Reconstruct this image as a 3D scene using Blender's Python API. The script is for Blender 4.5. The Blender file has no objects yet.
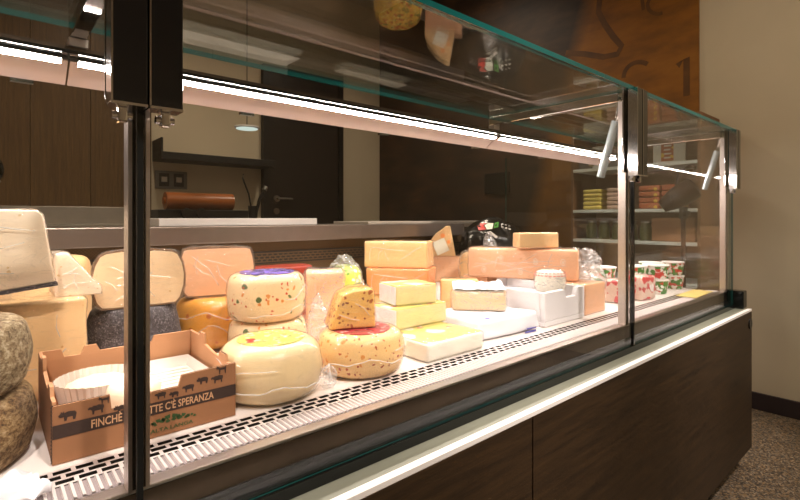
import bpy, bmesh, math, random
from mathutils import Vector, Matrix, noise
random.seed(7)
R = math.radians
SC = bpy.context.scene
COL = SC.collection

# ------------------------------------------------------------------ camera
CAM_H = 0.935
cd = bpy.data.cameras.new('camera')
cam = bpy.data.objects.new('camera', cd)
COL.objects.link(cam)
cam.location = (0, 0, CAM_H)
cam.rotation_euler = (R(90), 0, R(48.9 - 90))
cd.sensor_width = 36
cd.lens = 475.6 / 800 * 36
cd.shift_y = -32 / 800
cd.clip_start = 0.02
SC.camera = cam

# ------------------------------------------------------------------ world, exposure
w = bpy.data.worlds.new('world')
SC.world = w
w.use_nodes = True
w.node_tree.nodes['Background'].inputs[0].default_value = (1.0, 0.86, 0.68, 1)
w.node_tree.nodes['Background'].inputs[1].default_value = 0.1
SC.view_settings.view_transform = 'Standard'
SC.view_settings.look = 'None'
SC.view_settings.exposure = 0.0
SC.view_settings.gamma = 1.0
SC.view_settings.use_curve_mapping = False
try:
    SC.cycles.transparent_max_bounces = 32
    SC.cycles.max_bounces = 10
except Exception:
    pass

LED_POWER = 175.0
DOWNLIGHT_W = 46.0
FILL_W = 205.0

# ------------------------------------------------------------------ materials
MATS = {}

def srgb(r, g, b):
    def f(c):
        c /= 255.0
        return c / 12.92 if c <= 0.04045 else ((c + 0.055) / 1.055) ** 2.4
    return (f(r), f(g), f(b), 1.0)

class NT:
    """small node-tree helper"""
    def __init__(self, name):
        self.m = bpy.data.materials.new(name)
        self.m.use_nodes = True
        self.t = self.m.node_tree
        self.b = self.t.nodes['Principled BSDF']
        self.out = self.t.nodes['Material Output']
    def n(self, typ, **kw):
        nd = self.t.nodes.new(typ)
        for k, v in kw.items():
            setattr(nd, k, v)
        return nd
    def l(self, a, b):
        self.t.links.new(a, b)
    def coord(self, scale=(1, 1, 1), rot=(0, 0, 0), out='Object'):
        tc = self.n('ShaderNodeTexCoord')
        mp = self.n('ShaderNodeMapping')
        mp.inputs['Scale'].default_value = scale
        mp.inputs['Rotation'].default_value = rot
        self.l(tc.outputs[out], mp.inputs[0])
        return mp.outputs[0]
    def noise(self, vec, scale, detail=3, rough=0.5):
        nd = self.n('ShaderNodeTexNoise')
        nd.inputs['Scale'].default_value = scale
        nd.inputs['Detail'].default_value = detail
        nd.inputs['Roughness'].default_value = rough
        self.l(vec, nd.inputs['Vector'])
        return nd.outputs['Fac']
    def ramp(self, fac, stops):
        nd = self.n('ShaderNodeValToRGB')
        e = nd.color_ramp.elements
        while len(e) < len(stops):
            e.new(0.5)
        for el, (p, c) in zip(e, stops):
            el.position = p
            el.color = c
        self.l(fac, nd.inputs[0])
        return nd.outputs[0]
    def mix(self, fac, a, b, typ='MIX'):
        nd = self.n('ShaderNodeMix', data_type='RGBA', blend_type=typ)
        for sock, v in ((nd.inputs[0], fac), (nd.inputs[6], a), (nd.inputs[7], b)):
            if hasattr(v, 'is_linked') or hasattr(v, 'links'):
                self.l(v, sock)
            else:
                sock.default_value = v
        return nd.outputs[2]
    def math(self, op, a, b=0.0):
        nd = self.n('ShaderNodeMath', operation=op)
        for sock, v in ((nd.inputs[0], a), (nd.inputs[1], b)):
            if hasattr(v, 'links'):
                self.l(v, sock)
            else:
                sock.default_value = v
        return nd.outputs[0]
    def bump(self, height, strength, dist=0.002):
        nd = self.n('ShaderNodeBump')
        nd.inputs['Strength'].default_value = strength
        nd.inputs['Distance'].default_value = dist
        self.l(height, nd.inputs['Height'])
        self.l(nd.outputs[0], self.b.inputs['Normal'])
        return nd.outputs[0]
    def done(self, key):
        MATS[key] = self.m
        return self.m

def plain(key, col, rough=0.5, metal=0.0, var=0.0, vscale=20, bump=0.0, bscale=60, stretch=(1, 1, 1), spec=0.5, coat=0.0):
    a = NT(key)
    a.b.inputs['Roughness'].default_value = rough
    a.b.inputs['Metallic'].default_value = metal
    a.b.inputs['Specular IOR Level'].default_value = spec
    a.b.inputs['Coat Weight'].default_value = coat
    vec = a.coord(stretch)
    f = a.noise(vec, vscale, 4)
    lo = tuple(c * (1 - var) for c in col[:3]) + (1,)
    hi = tuple(min(1, c * (1 + var)) for c in col[:3]) + (1,)
    a.l(a.ramp(f, [(0.3, lo), (0.7, hi)]), a.b.inputs['Base Color'])
    if bump:
        a.bump(a.noise(vec, bscale, 4), bump)
    return a.done(key)

def wood(key, dark, light, stretch, scale=8, rough=0.5):
    a = NT(key)
    vec = a.coord(stretch)
    f = a.noise(vec, scale, 8, 0.62)
    f2 = a.noise(vec, scale * 5, 4, 0.6)
    c = a.ramp(f, [(0.25, dark), (0.75, light)])
    c2 = a.ramp(f2, [(0.3, (0.62, 0.62, 0.62, 1)), (0.7, (1, 1, 1, 1))])
    a.l(a.mix(0.7, c, c2, 'MULTIPLY'), a.b.inputs['Base Color'])
    a.b.inputs['Roughness'].default_value = rough
    a.bump(f2, 0.15)
    return a.done(key)

def speckle(key, base, specks, rough=0.4, bump=0.15, mott=0.08, warp=0.012):
    """base colour with flecks: specks = [(colour, voronoi scale, radius, keep)]"""
    a = NT(key)
    vec = a.coord()
    nz = a.n('ShaderNodeTexNoise')
    nz.inputs['Scale'].default_value = 70
    a.l(vec, nz.inputs['Vector'])
    vm = a.n('ShaderNodeVectorMath', operation='MULTIPLY_ADD')
    a.l(nz.outputs['Color'], vm.inputs[0])
    vm.inputs[1].default_value = (warp,) * 3
    a.l(vec, vm.inputs[2])
    wv = vm.outputs[0]
    f = a.noise(vec, 25, 4)
    lo = tuple(c * (1 - mott) for c in base[:3]) + (1,)
    col = a.ramp(f, [(0.3, lo), (0.7, base)])
    for c, sc, rad, keep in specks:
        v = a.n('ShaderNodeTexVoronoi')
        v.inputs['Scale'].default_value = sc
        a.l(wv, v.inputs['Vector'])
        near = a.math('LESS_THAN', v.outputs['Distance'], rad)
        sep = a.n('ShaderNodeSeparateColor')
        a.l(v.outputs['Color'], sep.inputs[0])
        sel = a.math('LESS_THAN', sep.outputs[0], keep)
        col = a.mix(a.math('MULTIPLY', near, sel), col, c)
    a.l(col, a.b.inputs['Base Color'])
    a.b.inputs['Roughness'].default_value = rough
    a.bump(a.noise(vec, 90, 4), bump)
    return a.done(key)

def schlick(a, f0=0.04, power=5.0, bumped=None):
    lw = a.n('ShaderNodeLayerWeight')
    lw.inputs['Blend'].default_value = 0.5
    if bumped is not None:
        a.l(bumped, lw.inputs['Normal'])
    p = a.math('POWER', lw.outputs['Facing'], power)
    return a.math('ADD', a.math('MULTIPLY', p, 1 - f0), f0)

def thin_glass(key, tint=(0.985, 0.987, 0.983, 1), f0=0.04):
    a = NT(key)
    tr = a.n('ShaderNodeBsdfTransparent')
    tr.inputs[0].default_value = tint
    gl = a.n('ShaderNodeBsdfGlossy')
    gl.inputs['Roughness'].default_value = 0.0
    mx = a.n('ShaderNodeMixShader')
    a.l(schlick(a, f0), mx.inputs[0])
    a.l(tr.outputs[0], mx.inputs[1])
    a.l(gl.outputs[0], mx.inputs[2])
    a.l(mx.outputs[0], a.out.inputs[0])
    return a.done(key)

def wrap_mat(key, haze=0.06, rough=0.12, scale=45, strength=0.6, tint=(0.97, 0.97, 0.97, 1)):
    """clear crinkled cling film"""
    a = NT(key)
    vec = a.coord((1, 1, 2.2))
    nz = a.n('ShaderNodeTexNoise')
    nz.inputs['Scale'].default_value = scale
    nz.inputs['Detail'].default_value = 5
    nz.inputs['Distortion'].default_value = 1.2
    a.l(vec, nz.inputs['Vector'])
    bp = a.n('ShaderNodeBump')
    bp.inputs['Strength'].default_value = strength
    bp.inputs['Distance'].default_value = 0.006
    a.l(nz.outputs['Fac'], bp.inputs['Height'])
    tr = a.n('ShaderNodeBsdfTransparent')
    tr.inputs[0].default_value = tint
    gl = a.n('ShaderNodeBsdfGlossy')
    gl.inputs['Roughness'].default_value = rough
    a.l(bp.outputs[0], gl.inputs['Normal'])
    df = a.n('ShaderNodeBsdfDiffuse')
    df.inputs[0].default_value = (0.9, 0.9, 0.9, 1)
    # folds in the film show as faint milky streaks
    rg = a.math('ABSOLUTE', a.math('SUBTRACT', nz.outputs['Fac'], 0.5))
    st = a.math('MULTIPLY', a.math('LESS_THAN', rg, 0.012), haze * 1.6)
    hz = a.math('ADD', st, haze * 0.6)
    m0 = a.n('ShaderNodeMixShader')
    a.l(hz, m0.inputs[0])
    a.l(tr.outputs[0], m0.inputs[1])
    a.l(df.outputs[0], m0.inputs[2])
    mx = a.n('ShaderNodeMixShader')
    a.l(schlick(a, 0.05), mx.inputs[0])
    a.l(m0.outputs[0], mx.inputs[1])
    a.l(gl.outputs[0], mx.inputs[2])
    a.l(mx.outputs[0], a.out.inputs[0])
    return a.done(key)

def emit(key, col, strength):
    a = NT(key)
    e = a.n('ShaderNodeEmission')
    e.inputs[0].default_value = col
    e.inputs[1].default_value = strength
    a.l(e.outputs[0], a.out.inputs[0])
    return a.done(key)

# room
plain('plaster', srgb(192, 178, 152), 0.9, var=0.05, vscale=3, bump=0.05, bscale=180)
plain('ceiling_paint', srgb(196, 184, 162), 0.9, var=0.03, vscale=4)
plain('skirting', srgb(44, 32, 32), 0.55, var=0.1)
wood('wall_wood', srgb(74, 52, 27), srgb(110, 82, 45), (22, 22, 1.0), 4, 0.45)
wood('base_wood', srgb(32, 21, 10), srgb(66, 47, 26), (1.2, 20, 20), 4, 0.5)
plain('door_black', srgb(36, 31, 28), 0.35, var=0.1, vscale=6)
plain('door_frame', srgb(22, 20, 19), 0.4, var=0.1)
plain('black_metal', srgb(20, 19, 18), 0.45, var=0.1)
plain('black_plastic', srgb(16, 15, 15), 0.35, var=0.1)
plain('brass_steel', srgb(170, 165, 155), 0.3, 1.0, var=0.05)

def mural():
    a = NT('mural')
    tc = a.n('ShaderNodeTexCoord')
    sp = a.n('ShaderNodeSeparateXYZ')
    a.l(tc.outputs['Object'], sp.inputs[0])
    mp = a.n('ShaderNodeMapping')
    mp.inputs['Scale'].default_value = (1, 1.2, 3.5)
    a.l(tc.outputs['Object'], mp.inputs[0])
    f = a.noise(mp.outputs[0], 2.2, 6, 0.6)
    og = a.ramp(f, [(0.25, srgb(96, 58, 8)), (0.5, srgb(132, 82, 10)), (0.8, srgb(154, 100, 20))])
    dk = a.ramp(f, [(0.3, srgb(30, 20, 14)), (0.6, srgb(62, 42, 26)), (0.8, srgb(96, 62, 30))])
    # dark brown on the left, blending to orange right of a slanting edge
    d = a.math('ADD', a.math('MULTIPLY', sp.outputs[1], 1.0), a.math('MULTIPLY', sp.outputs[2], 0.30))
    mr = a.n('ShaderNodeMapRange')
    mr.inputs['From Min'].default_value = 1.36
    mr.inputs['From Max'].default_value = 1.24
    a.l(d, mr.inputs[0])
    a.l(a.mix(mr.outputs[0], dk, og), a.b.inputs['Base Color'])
    a.b.inputs['Roughness'].default_value = 0.6
    a.done('mural')
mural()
plain('mural_ink', srgb(92, 56, 12), 0.6, var=0.25, vscale=12)

def floor_mat():
    a = NT('terrazzo')
    vec = a.coord()
    v = a.n('ShaderNodeTexVoronoi')
    v.inputs['Scale'].default_value = 190
    a.l(vec, v.inputs['Vector'])
    sep = a.n('ShaderNodeSeparateColor')
    a.l(v.outputs['Color'], sep.inputs[0])
    c = a.ramp(sep.outputs[0], [(0.0, srgb(34, 29, 26)), (0.35, srgb(74, 64, 52)), (0.6, srgb(124, 98, 66)), (0.8, srgb(84, 80, 74)), (1.0, srgb(150, 132, 108))])
    a.l(c, a.b.inputs['Base Color'])
    a.b.inputs['Roughness'].default_value = 0.55
    a.bump(v.outputs['Distance'], 0.1)
    a.done('terrazzo')
floor_mat()

# case
thin_glass('pane')
thin_glass('end_pane', (0.91, 0.96, 0.97, 1), 0.06)
thin_glass('roof_pane', (0.93, 0.96, 0.945, 1), 0.13)
a = NT('pane_edge')
a.b.inputs['Base Color'].default_value = srgb(13, 76, 72)
a.b.inputs['Roughness'].default_value = 0.12
a.done('pane_edge')
plain('steel', srgb(196, 186, 178), 0.3, 1.0, var=0.06, vscale=12, bump=0.05, bscale=200, stretch=(1, 20, 20))
plain('steel_soft', srgb(205, 196, 190), 0.42, 0.85, var=0.06, vscale=10)
plain('strip_white', srgb(232, 224, 222), 0.3, 0.35, var=0.03)
plain('groove_grey', srgb(150, 140, 142), 0.4, 0.3, var=0.03)
plain('ledge_steel', srgb(150, 138, 130), 0.36, 0.85, var=0.06)
plain('dark_chrome', srgb(84, 76, 68), 0.1, 1.0, var=0.05)
plain('chrome', srgb(225, 222, 220), 0.08, 1.0, var=0.02)
plain('black_gloss', srgb(10, 9, 8), 0.05, 0.0, var=0.05, coat=0.5)
plain('rail_dark', srgb(86, 74, 62), 0.28, 0.9, var=0.08, vscale=30)
plain('rail_black', srgb(16, 18, 18), 0.12, 0.0, var=0.1)
plain('rail_grey', srgb(126, 128, 114), 0.4, 0.0, var=0.05)
plain('white_trim', srgb(238, 234, 230), 0.35, var=0.02)
plain('deck_white', srgb(240, 232, 228), 0.5, var=0.03, vscale=8, bump=0.1, bscale=12)
plain('bar_white', srgb(196, 178, 172), 0.6, var=0.02)
plain('kick_black', srgb(14, 12, 11), 0.6)
plain('strut_white', srgb(188, 204, 208), 0.25, 0.3, var=0.05)
emit('led', (1.0, 0.865, 0.80, 1), LED_POWER)

def mesh_steel():
    a = NT('back_steel')
    vec = a.coord((220, 220, 220))
    ch = a.n('ShaderNodeTexChecker')
    ch.inputs['Scale'].default_value = 1.0
    ch.inputs['Color1'].default_value = srgb(120, 98, 72)
    ch.inputs['Color2'].default_value = srgb(88, 70, 50)
    a.l(vec, ch.inputs['Vector'])
    a.l(ch.outputs['Color'], a.b.inputs['Base Color'])
    a.b.inputs['Metallic'].default_value = 0.7
    a.b.inputs['Roughness'].default_value = 0.42
    a.done('back_steel')
mesh_steel()

# goods
speckle('cheese_pale', srgb(252, 230, 204), [(srgb(226, 190, 140), 75, 0.13, 0.3), (srgb(226, 190, 140), 38, 0.10, 0.25)], 0.45, 0.1, 0.05, 0.006)
speckle('cheese_cream', srgb(251, 218, 176), [(srgb(222, 176, 122), 75, 0.13, 0.3), (srgb(222, 176, 122), 38, 0.10, 0.25)], 0.45, 0.1, 0.05, 0.006)
speckle('cheese_straw', srgb(248, 206, 148), [(srgb(214, 160, 92), 75, 0.13, 0.3), (srgb(214, 160, 92), 38, 0.10, 0.25)], 0.45, 0.1, 0.05, 0.006)
plain('cheese_yellow', srgb(248, 196, 132), 0.45, var=0.05, vscale=24, bump=0.2, bscale=50)
plain('cheese_orange', srgb(244, 156, 90), 0.45, var=0.08, vscale=24, bump=0.2, bscale=50)
speckle('cheese_peach', srgb(249, 192, 148), [(srgb(226, 158, 108), 75, 0.13, 0.3), (srgb(226, 158, 108), 38, 0.10, 0.25)], 0.45, 0.1, 0.05, 0.006)
plain('cheese_green', srgb(226, 212, 156), 0.5, var=0.06, vscale=24, bump=0.2, bscale=60)
speckle('cheese_brie', srgb(242, 206, 158), [(srgb(214, 170, 112), 75, 0.13, 0.3), (srgb(214, 170, 112), 38, 0.10, 0.25)], 0.45, 0.1, 0.05, 0.006)
plain('rind_white', srgb(246, 240, 224), 0.7, var=0.06, vscale=40, bump=0.4, bscale=120)
speckle('rind_dark', srgb(74, 68, 72), [(srgb(124, 118, 120), 420, 0.5, 0.35), (srgb(44, 40, 44), 300, 0.5, 0.4)], 0.8, 0.5, 0.3)
plain('rind_brown', srgb(120, 84, 52), 0.7, var=0.3, vscale=50, bump=0.4, bscale=90)
speckle('rind_wax', srgb(240, 166, 52), [(srgb(206, 110, 24), 60, 0.3, 0.3)], 0.35, 0.2, 0.14)

def rustic(key, lo, hi):
    a = NT(key)
    vec = a.coord((1, 1, 1.6))
    f = a.noise(vec, 110, 9, 0.8)
    f2 = a.noise(vec, 22, 5, 0.65)
    c = a.ramp(f, [(0.36, srgb(46, 38, 28)), (0.46, srgb(134, 110, 74)), (0.56, srgb(196, 182, 150)), (0.68, srgb(236, 230, 216))])
    c2 = a.ramp(f2, [(0.35, lo), (0.65, hi)])
    a.l(a.mix(0.8, c, c2, 'MULTIPLY'), a.b.inputs['Base Color'])
    a.b.inputs['Roughness'].default_value = 0.85
    a.bump(f, 0.8, 0.004)
    a.done(key)
rustic('rind_rustic', srgb(150, 140, 118), srgb(222, 216, 204))
rustic('rind_rustic_brown', srgb(130, 96, 56), srgb(206, 176, 128))
speckle('cheese_herb', srgb(250, 220, 172), [(srgb(84, 104, 40), 50, 0.30, 0.48), (srgb(206, 64, 22), 105, 0.26, 0.4), (srgb(230, 140, 50), 80, 0.28, 0.25)], 0.4, 0.08)
speckle('cheese_chili', srgb(250, 206, 138), [(srgb(196, 84, 26), 105, 0.28, 0.3), (srgb(160, 52, 20), 130, 0.26, 0.25), (srgb(232, 150, 60), 70, 0.3, 0.2)], 0.4, 0.08)
speckle('cheese_spread', srgb(238, 190, 100), [(srgb(176, 96, 36), 90, 0.36, 0.5), (srgb(130, 60, 24), 130, 0.3, 0.3)], 0.45, 0.08)
speckle('herb_coat', srgb(226, 178, 70), [(srgb(196, 60, 30), 60, 0.5, 0.4), (srgb(96, 110, 40), 50, 0.5, 0.4), (srgb(240, 220, 140), 80, 0.4, 0.3)], 0.6)
speckle('cheese_smooth', srgb(252, 224, 172), [(srgb(120, 110, 60), 26, 0.14, 0.12)], 0.4, 0.1)
speckle('label_purple', srgb(120, 96, 190), [(srgb(210, 196, 230), 90, 0.3, 0.4), (srgb(80, 50, 140), 60, 0.3, 0.3)], 0.35)
speckle('label_green', srgb(206, 216, 96), [(srgb(244, 244, 220), 80, 0.4, 0.4), (srgb(120, 160, 50), 70, 0.3, 0.3)], 0.35)
plain('label_white', srgb(240, 238, 220), 0.4, var=0.05)
speckle('label_red', srgb(190, 70, 74), [(srgb(240, 220, 214), 90, 0.34, 0.35), (srgb(130, 30, 40), 60, 0.3, 0.4)], 0.35)
plain('packet_dark', srgb(150, 46, 26), 0.45, var=0.15)
plain('tomato_red', srgb(214, 40, 36), 0.4, var=0.15)
plain('leaf_green', srgb(70, 140, 52), 0.5, var=0.2)
plain('paper_white', srgb(226, 226, 232), 0.6, var=0.03, vscale=12, bump=0.3, bscale=18)
speckle('paper_yellow', srgb(236, 222, 118), [(srgb(248, 244, 224), 22, 0.5, 0.55), (srgb(222, 110, 96), 34, 0.25, 0.25)], 0.5, 0.1)
plain('ink_blue', srgb(92, 92, 176), 0.5, var=0.1)
plain('ink_red', srgb(220, 96, 84), 0.5, var=0.1)
plain('foam_white', srgb(234, 232, 234), 0.75, var=0.02, vscale=60, bump=0.3, bscale=160)
plain('cardboard', srgb(146, 100, 66), 0.8, var=0.05, vscale=14, bump=0.1, bscale=120)  # outer faces coloured darker than the inside to carry their shade
plain('cardboard_in', srgb(192, 142, 102), 0.8, var=0.04, vscale=14)
plain('print_brown', srgb(52, 34, 26), 0.7, var=0.1)
plain('print_green', srgb(48, 78, 34), 0.7, var=0.1)
plain('print_tan', srgb(202, 156, 116), 0.7, var=0.05)
plain('cup_paper', srgb(226, 218, 210), 0.6, var=0.03)
plain('curd', srgb(238, 222, 196), 0.6, var=0.05, vscale=40, bump=0.8, bscale=60)
plain('black_film', srgb(22, 22, 22), 0.22, var=0.2, vscale=20, bump=0.6, bscale=26)
plain('net_white', srgb(226, 222, 214), 0.6, var=0.05)
plain('card_yellow', srgb(238, 216, 130), 0.5, var=0.04)
plain('roll_brown', srgb(150, 84, 36), 0.3, var=0.12, vscale=4, stretch=(1, 1, 1), coat=0.3)
plain('tray_steel', srgb(190, 184, 176), 0.35, 0.8, var=0.05)
plain('paper_grey', srgb(190, 182, 170), 0.6, var=0.08)
plain('packet_yellow', srgb(216, 190, 92), 0.4, var=0.1, vscale=30)
plain('packet_pink', srgb(196, 160, 138), 0.45, var=0.1, vscale=30)
speckle('packet_red', srgb(170, 90, 54), [(srgb(230, 190, 70), 28, 0.4, 0.4), (srgb(160, 50, 30), 40, 0.35, 0.3)], 0.4)
plain('shelf_board', srgb(216, 214, 204), 0.5, var=0.03)
plain('shelf_back', srgb(122, 84, 52), 0.6, var=0.06, vscale=5)
plain('carton_white', srgb(206, 204, 198), 0.6, var=0.04)
plain('carton_blue', srgb(110, 106, 102), 0.6, var=0.06)
plain('bronze', srgb(52, 32, 26), 0.35, 0.4, var=0.2, vscale=20)
plain('jar_green', srgb(92, 96, 52), 0.3, var=0.1)
speckle('tub_print', srgb(236, 230, 222), [(srgb(206, 40, 40), 60, 0.75, 0.5), (srgb(60, 132, 52), 50, 0.7, 0.45), (srgb(240, 240, 236), 70, 0.45, 0.3)], 0.35, 0.05)
plain('tub_white', srgb(240, 236, 232), 0.35, var=0.02)
speckle('film_red', srgb(240, 214, 196), [(srgb(214, 50, 64), 46, 0.6, 0.5), (srgb(250, 246, 242), 40, 0.45, 0.3)], 0.3, 0.05)
wrap_mat('film', haze=0.05, rough=0.10, scale=22, strength=1.0)
wrap_mat('film_hazy', haze=0.16, rough=0.2, scale=22, strength=0.8)
wrap_mat('film_loose', haze=0.22, rough=0.14, scale=14, strength=0.35)

def crease_mat():
    a = NT('film_crease')
    tr = a.n('ShaderNodeBsdfTransparent')
    mx = a.n('ShaderNodeMixShader')
    a.b.inputs['Base Color'].default_value = (0.95, 0.94, 0.93, 1)
    a.b.inputs['Roughness'].default_value = 0.15
    f = a.noise(a.coord(), 60, 2)
    a.l(a.math('MULTIPLY', f, 0.9), mx.inputs[0])
    a.l(tr.outputs[0], mx.inputs[1])
    a.l(a.b.outputs[0], mx.inputs[2])
    a.l(mx.outputs[0], a.out.inputs[0])
    a.done('film_crease')
crease_mat()

# ------------------------------------------------------------------ mesh helpers
def tag(o, label, cat, group=None):
    o['label'] = label
    o['category'] = cat
    if group:
        o['group'] = group
    return o

def link(name, me, mat, parent=None, loc=(0, 0, 0), rot=(0, 0, 0), smooth=False):
    o = bpy.data.objects.new(name, me)
    if mat is not None and not me.materials:
        for k in ([mat] if isinstance(mat, str) else mat):
            me.materials.append(MATS[k])
    COL.objects.link(o)
    o.location = loc
    o.rotation_euler = rot
    if parent is not None:
        o.parent = parent
    if smooth:
        me.polygons.foreach_set('use_smooth', [True] * len(me.polygons))
    return o

def empty(name, loc=(0, 0, 0), rz=0.0):
    o = bpy.data.objects.new(name, None)
    COL.objects.link(o)
    o.location = loc
    o.rotation_euler = (0, 0, rz)
    o.empty_display_size = 0.05
    return o

def to_mesh(bm, name='m'):
    bmesh.ops.recalc_face_normals(bm, faces=bm.faces)
    me = bpy.data.meshes.new(name)
    bm.to_mesh(me)
    bm.free()
    return me

def bm_box(bm, x0, x1, y0, y1, z0, z1, mi=0):
    vs = [bm.verts.new((x, y, z)) for z in (z0, z1) for y in (y0, y1) for x in (x0, x1)]
    out = []
    for f in ((0, 2, 3, 1), (4, 5, 7, 6), (0, 1, 5, 4), (2, 6, 7, 3), (0, 4, 6, 2), (1, 3, 7, 5)):
        fc = bm.faces.new([vs[i] for i in f])
        fc.material_index = mi
        out.append(fc)
    return vs, out

def box_me(x0, x1, y0, y1, z0, z1, bevel=0.0, seg=2):
    bm = bmesh.new()
    bm_box(bm, x0, x1, y0, y1, z0, z1)
    if bevel:
        bmesh.ops.bevel(bm, geom=bm.edges[:], offset=bevel, segments=seg, affect='EDGES', profile=0.5)
    return to_mesh(bm)

def bar(name, b, mat, parent, bevel=0.0, **kw):
    return link(name, box_me(*b, bevel=bevel), mat, parent, **kw)

def cyl_bm(bm, p0, p1, r0, r1=None, seg=16):
    r1 = r0 if r1 is None else r1
    p0, p1 = Vector(p0), Vector(p1)
    d = (p1 - p0).normalized()
    u = d.orthogonal().normalized()
    v = d.cross(u)
    A, B = [], []
    for i in range(seg):
        a = 2 * math.pi * i / seg
        o = u * math.cos(a) + v * math.sin(a)
        A.append(bm.verts.new(p0 + o * r0))
        B.append(bm.verts.new(p1 + o * r1))
    for i in range(seg):
        j = (i + 1) % seg
        bm.faces.new((A[i], A[j], B[j], B[i]))
    bm.faces.new(A)
    bm.faces.new(B)

def cyl_me(p0, p1, r0, r1=None, seg=16):
    bm = bmesh.new()
    cyl_bm(bm, p0, p1, r0, r1, seg)
    return to_mesh(bm)

def path_bm(bm, pts, r, seg=8):
    pts = [Vector(p) for p in pts]
    rings = []
    for i, p in enumerate(pts):
        d = (pts[min(i + 1, len(pts) - 1)] - pts[max(i - 1, 0)]).normalized()
        u = Vector((0, 0, 1)).cross(d)
        u = u.normalized() if u.length > 1e-4 else Vector((1, 0, 0))
        v = d.cross(u)
        rings.append([bm.verts.new(p + (u * math.cos(2 * math.pi * k / seg) + v * math.sin(2 * math.pi * k / seg)) * r) for k in range(seg)])
    for a, b in zip(rings, rings[1:]):
        for k in range(seg):
            bm.faces.new((a[k], a[(k + 1) % seg], b[(k + 1) % seg], b[k]))
    bm.faces.new(rings[0])
    bm.faces.new(rings[-1])

def path_me(pts, r, seg=8):
    bm = bmesh.new()
    path_bm(bm, pts, r, seg)
    return to_mesh(bm)

def jitter(bm, amp, freq, seed=0.0, up=True):
    bm.normal_update()
    new = []
    for v in bm.verts:
        n = noise.noise(v.co * freq + Vector((seed, seed * 1.7, -seed)))
        new.append(v.co + v.normal * (n * amp))
    for v, c in zip(bm.verts, new):
        v.co = c

def block_bm(sx, sy, sz, bevel=0.006, cuts=6, amp=0.0015, seed=0.0, taper=0.0):
    """block resting on z=0, centred in x,y, slightly uneven"""
    bm = bmesh.new()
    bm_box(bm, -sx / 2, sx / 2, -sy / 2, sy / 2, 0, sz)
    if bevel:
        bmesh.ops.bevel(bm, geom=bm.edges[:], offset=bevel, segments=3, affect='EDGES', profile=0.5)
    bmesh.ops.triangulate(bm, faces=[f for f in bm.faces if len(f.verts) > 4])
    big = [e for e in bm.edges if e.calc_length() > 0.02]
    bmesh.ops.subdivide_edges(bm, edges=big, cuts=cuts, use_grid_fill=True)
    if taper:
        for v in bm.verts:
            k = 1 - taper * v.co.z / sz
            v.co.x *= k
            v.co.y *= k
    jitter(bm, amp, 30, seed)
    lo = min(v.co.z for v in bm.verts)
    for v in bm.verts:
        v.co.z -= lo
    return bm

def lathe_bm(prof, seg=48, a0=0.0, a1=2 * math.pi):
    """profile [(r,z)] bottom to top with r=0 at both ends; part sweeps are capped with the cut face"""
    bm = bmesh.new()
    full = abs(a1 - a0 - 2 * math.pi) < 1e-6
    n = seg if full else seg + 1
    bot = bm.verts.new((0, 0, prof[0][1]))
    top = bm.verts.new((0, 0, prof[-1][1]))
    rings = []
    for i in range(n):
        a = a0 + (a1 - a0) * i / seg
        rings.append([bm.verts.new((r * math.cos(a), r * math.sin(a), z)) for r, z in prof[1:-1]])
    for i in range(seg):
        A, B = rings[i], rings[(i + 1) % n]
        bm.faces.new((bot, B[0], A[0]))
        for k in range(len(A) - 1):
            bm.faces.new((A[k], B[k], B[k + 1], A[k + 1]))
        bm.faces.new((top, A[-1], B[-1]))
    if not full:
        half = abs(a1 - a0 - math.pi) < 1e-6
        if half:
            f = bm.faces.new([bot] + rings[0] + [top] + rings[-1][::-1])
            f.material_index = 1
        else:
            for rg in (rings[0], rings[-1]):
                f = bm.faces.new([bot] + rg + [top])
                f.material_index = 1
    return bm

def wheel_prof(r, h, bulge=0.06, rnd=0.22, n=8):
    """cheese wheel: rounded edges, sides bulging"""
    e = rnd * h
    pts = [(0, 0), (r * 0.5, 0), (r - e, 0)]
    for i in range(1, 5):
        a = math.pi / 2 * i / 4
        pts.append((r - e + e * math.sin(a), e - e * math.cos(a)))
    for i in range(1, n):
        z = e + (h - 2 * e) * i / n
        pts.append((r * (1 + bulge * math.sin(math.pi * i / n)), z))
    for i in range(0, 5):
        a = math.pi / 2 * i / 4
        pts.append((r - e + e * math.cos(a), h - e + e * math.sin(a)))
    pts += [(r * 0.5, h), (0, h)]
    return pts

def wheel_me(r, h, bulge=0.05, rnd=0.22, seg=56, amp=0.0012, seed=0.0, a0=0.0, a1=2 * math.pi):
    bm = lathe_bm(wheel_prof(r, h, bulge, rnd), seg, a0, a1)
    bmesh.ops.recalc_face_normals(bm, faces=bm.faces)
    jitter(bm, amp, 26, seed)
    return to_mesh(bm)

def prism_me(poly, y0, y1, bevel=0.0, cuts=0, amp=0.0, seed=0.0):
    """polygon in x,z extruded along y"""
    bm = bmesh.new()
    A = [bm.verts.new((x, y0, z)) for x, z in poly]
    B = [bm.verts.new((x, y1, z)) for x, z in poly]
    bm.faces.new(A)
    bm.faces.new(B[::-1])
    n = len(poly)
    for i in range(n):
        j = (i + 1) % n
        bm.faces.new((A[i], B[i], B[j], A[j]))
    if bevel:
        bmesh.ops.recalc_face_normals(bm, faces=bm.faces)
        bmesh.ops.bevel(bm, geom=bm.edges[:], offset=bevel, segments=2, affect='EDGES', profile=0.5)
    if cuts:
        bmesh.ops.triangulate(bm, faces=[f for f in bm.faces if len(f.verts) > 4])
        bmesh.ops.subdivide_edges(bm, edges=[e for e in bm.edges if e.calc_length() > 0.02], cuts=cuts, use_grid_fill=True)
        bmesh.ops.recalc_face_normals(bm, faces=bm.faces)
        jitter(bm, amp, 26, seed)
    return to_mesh(bm)

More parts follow.
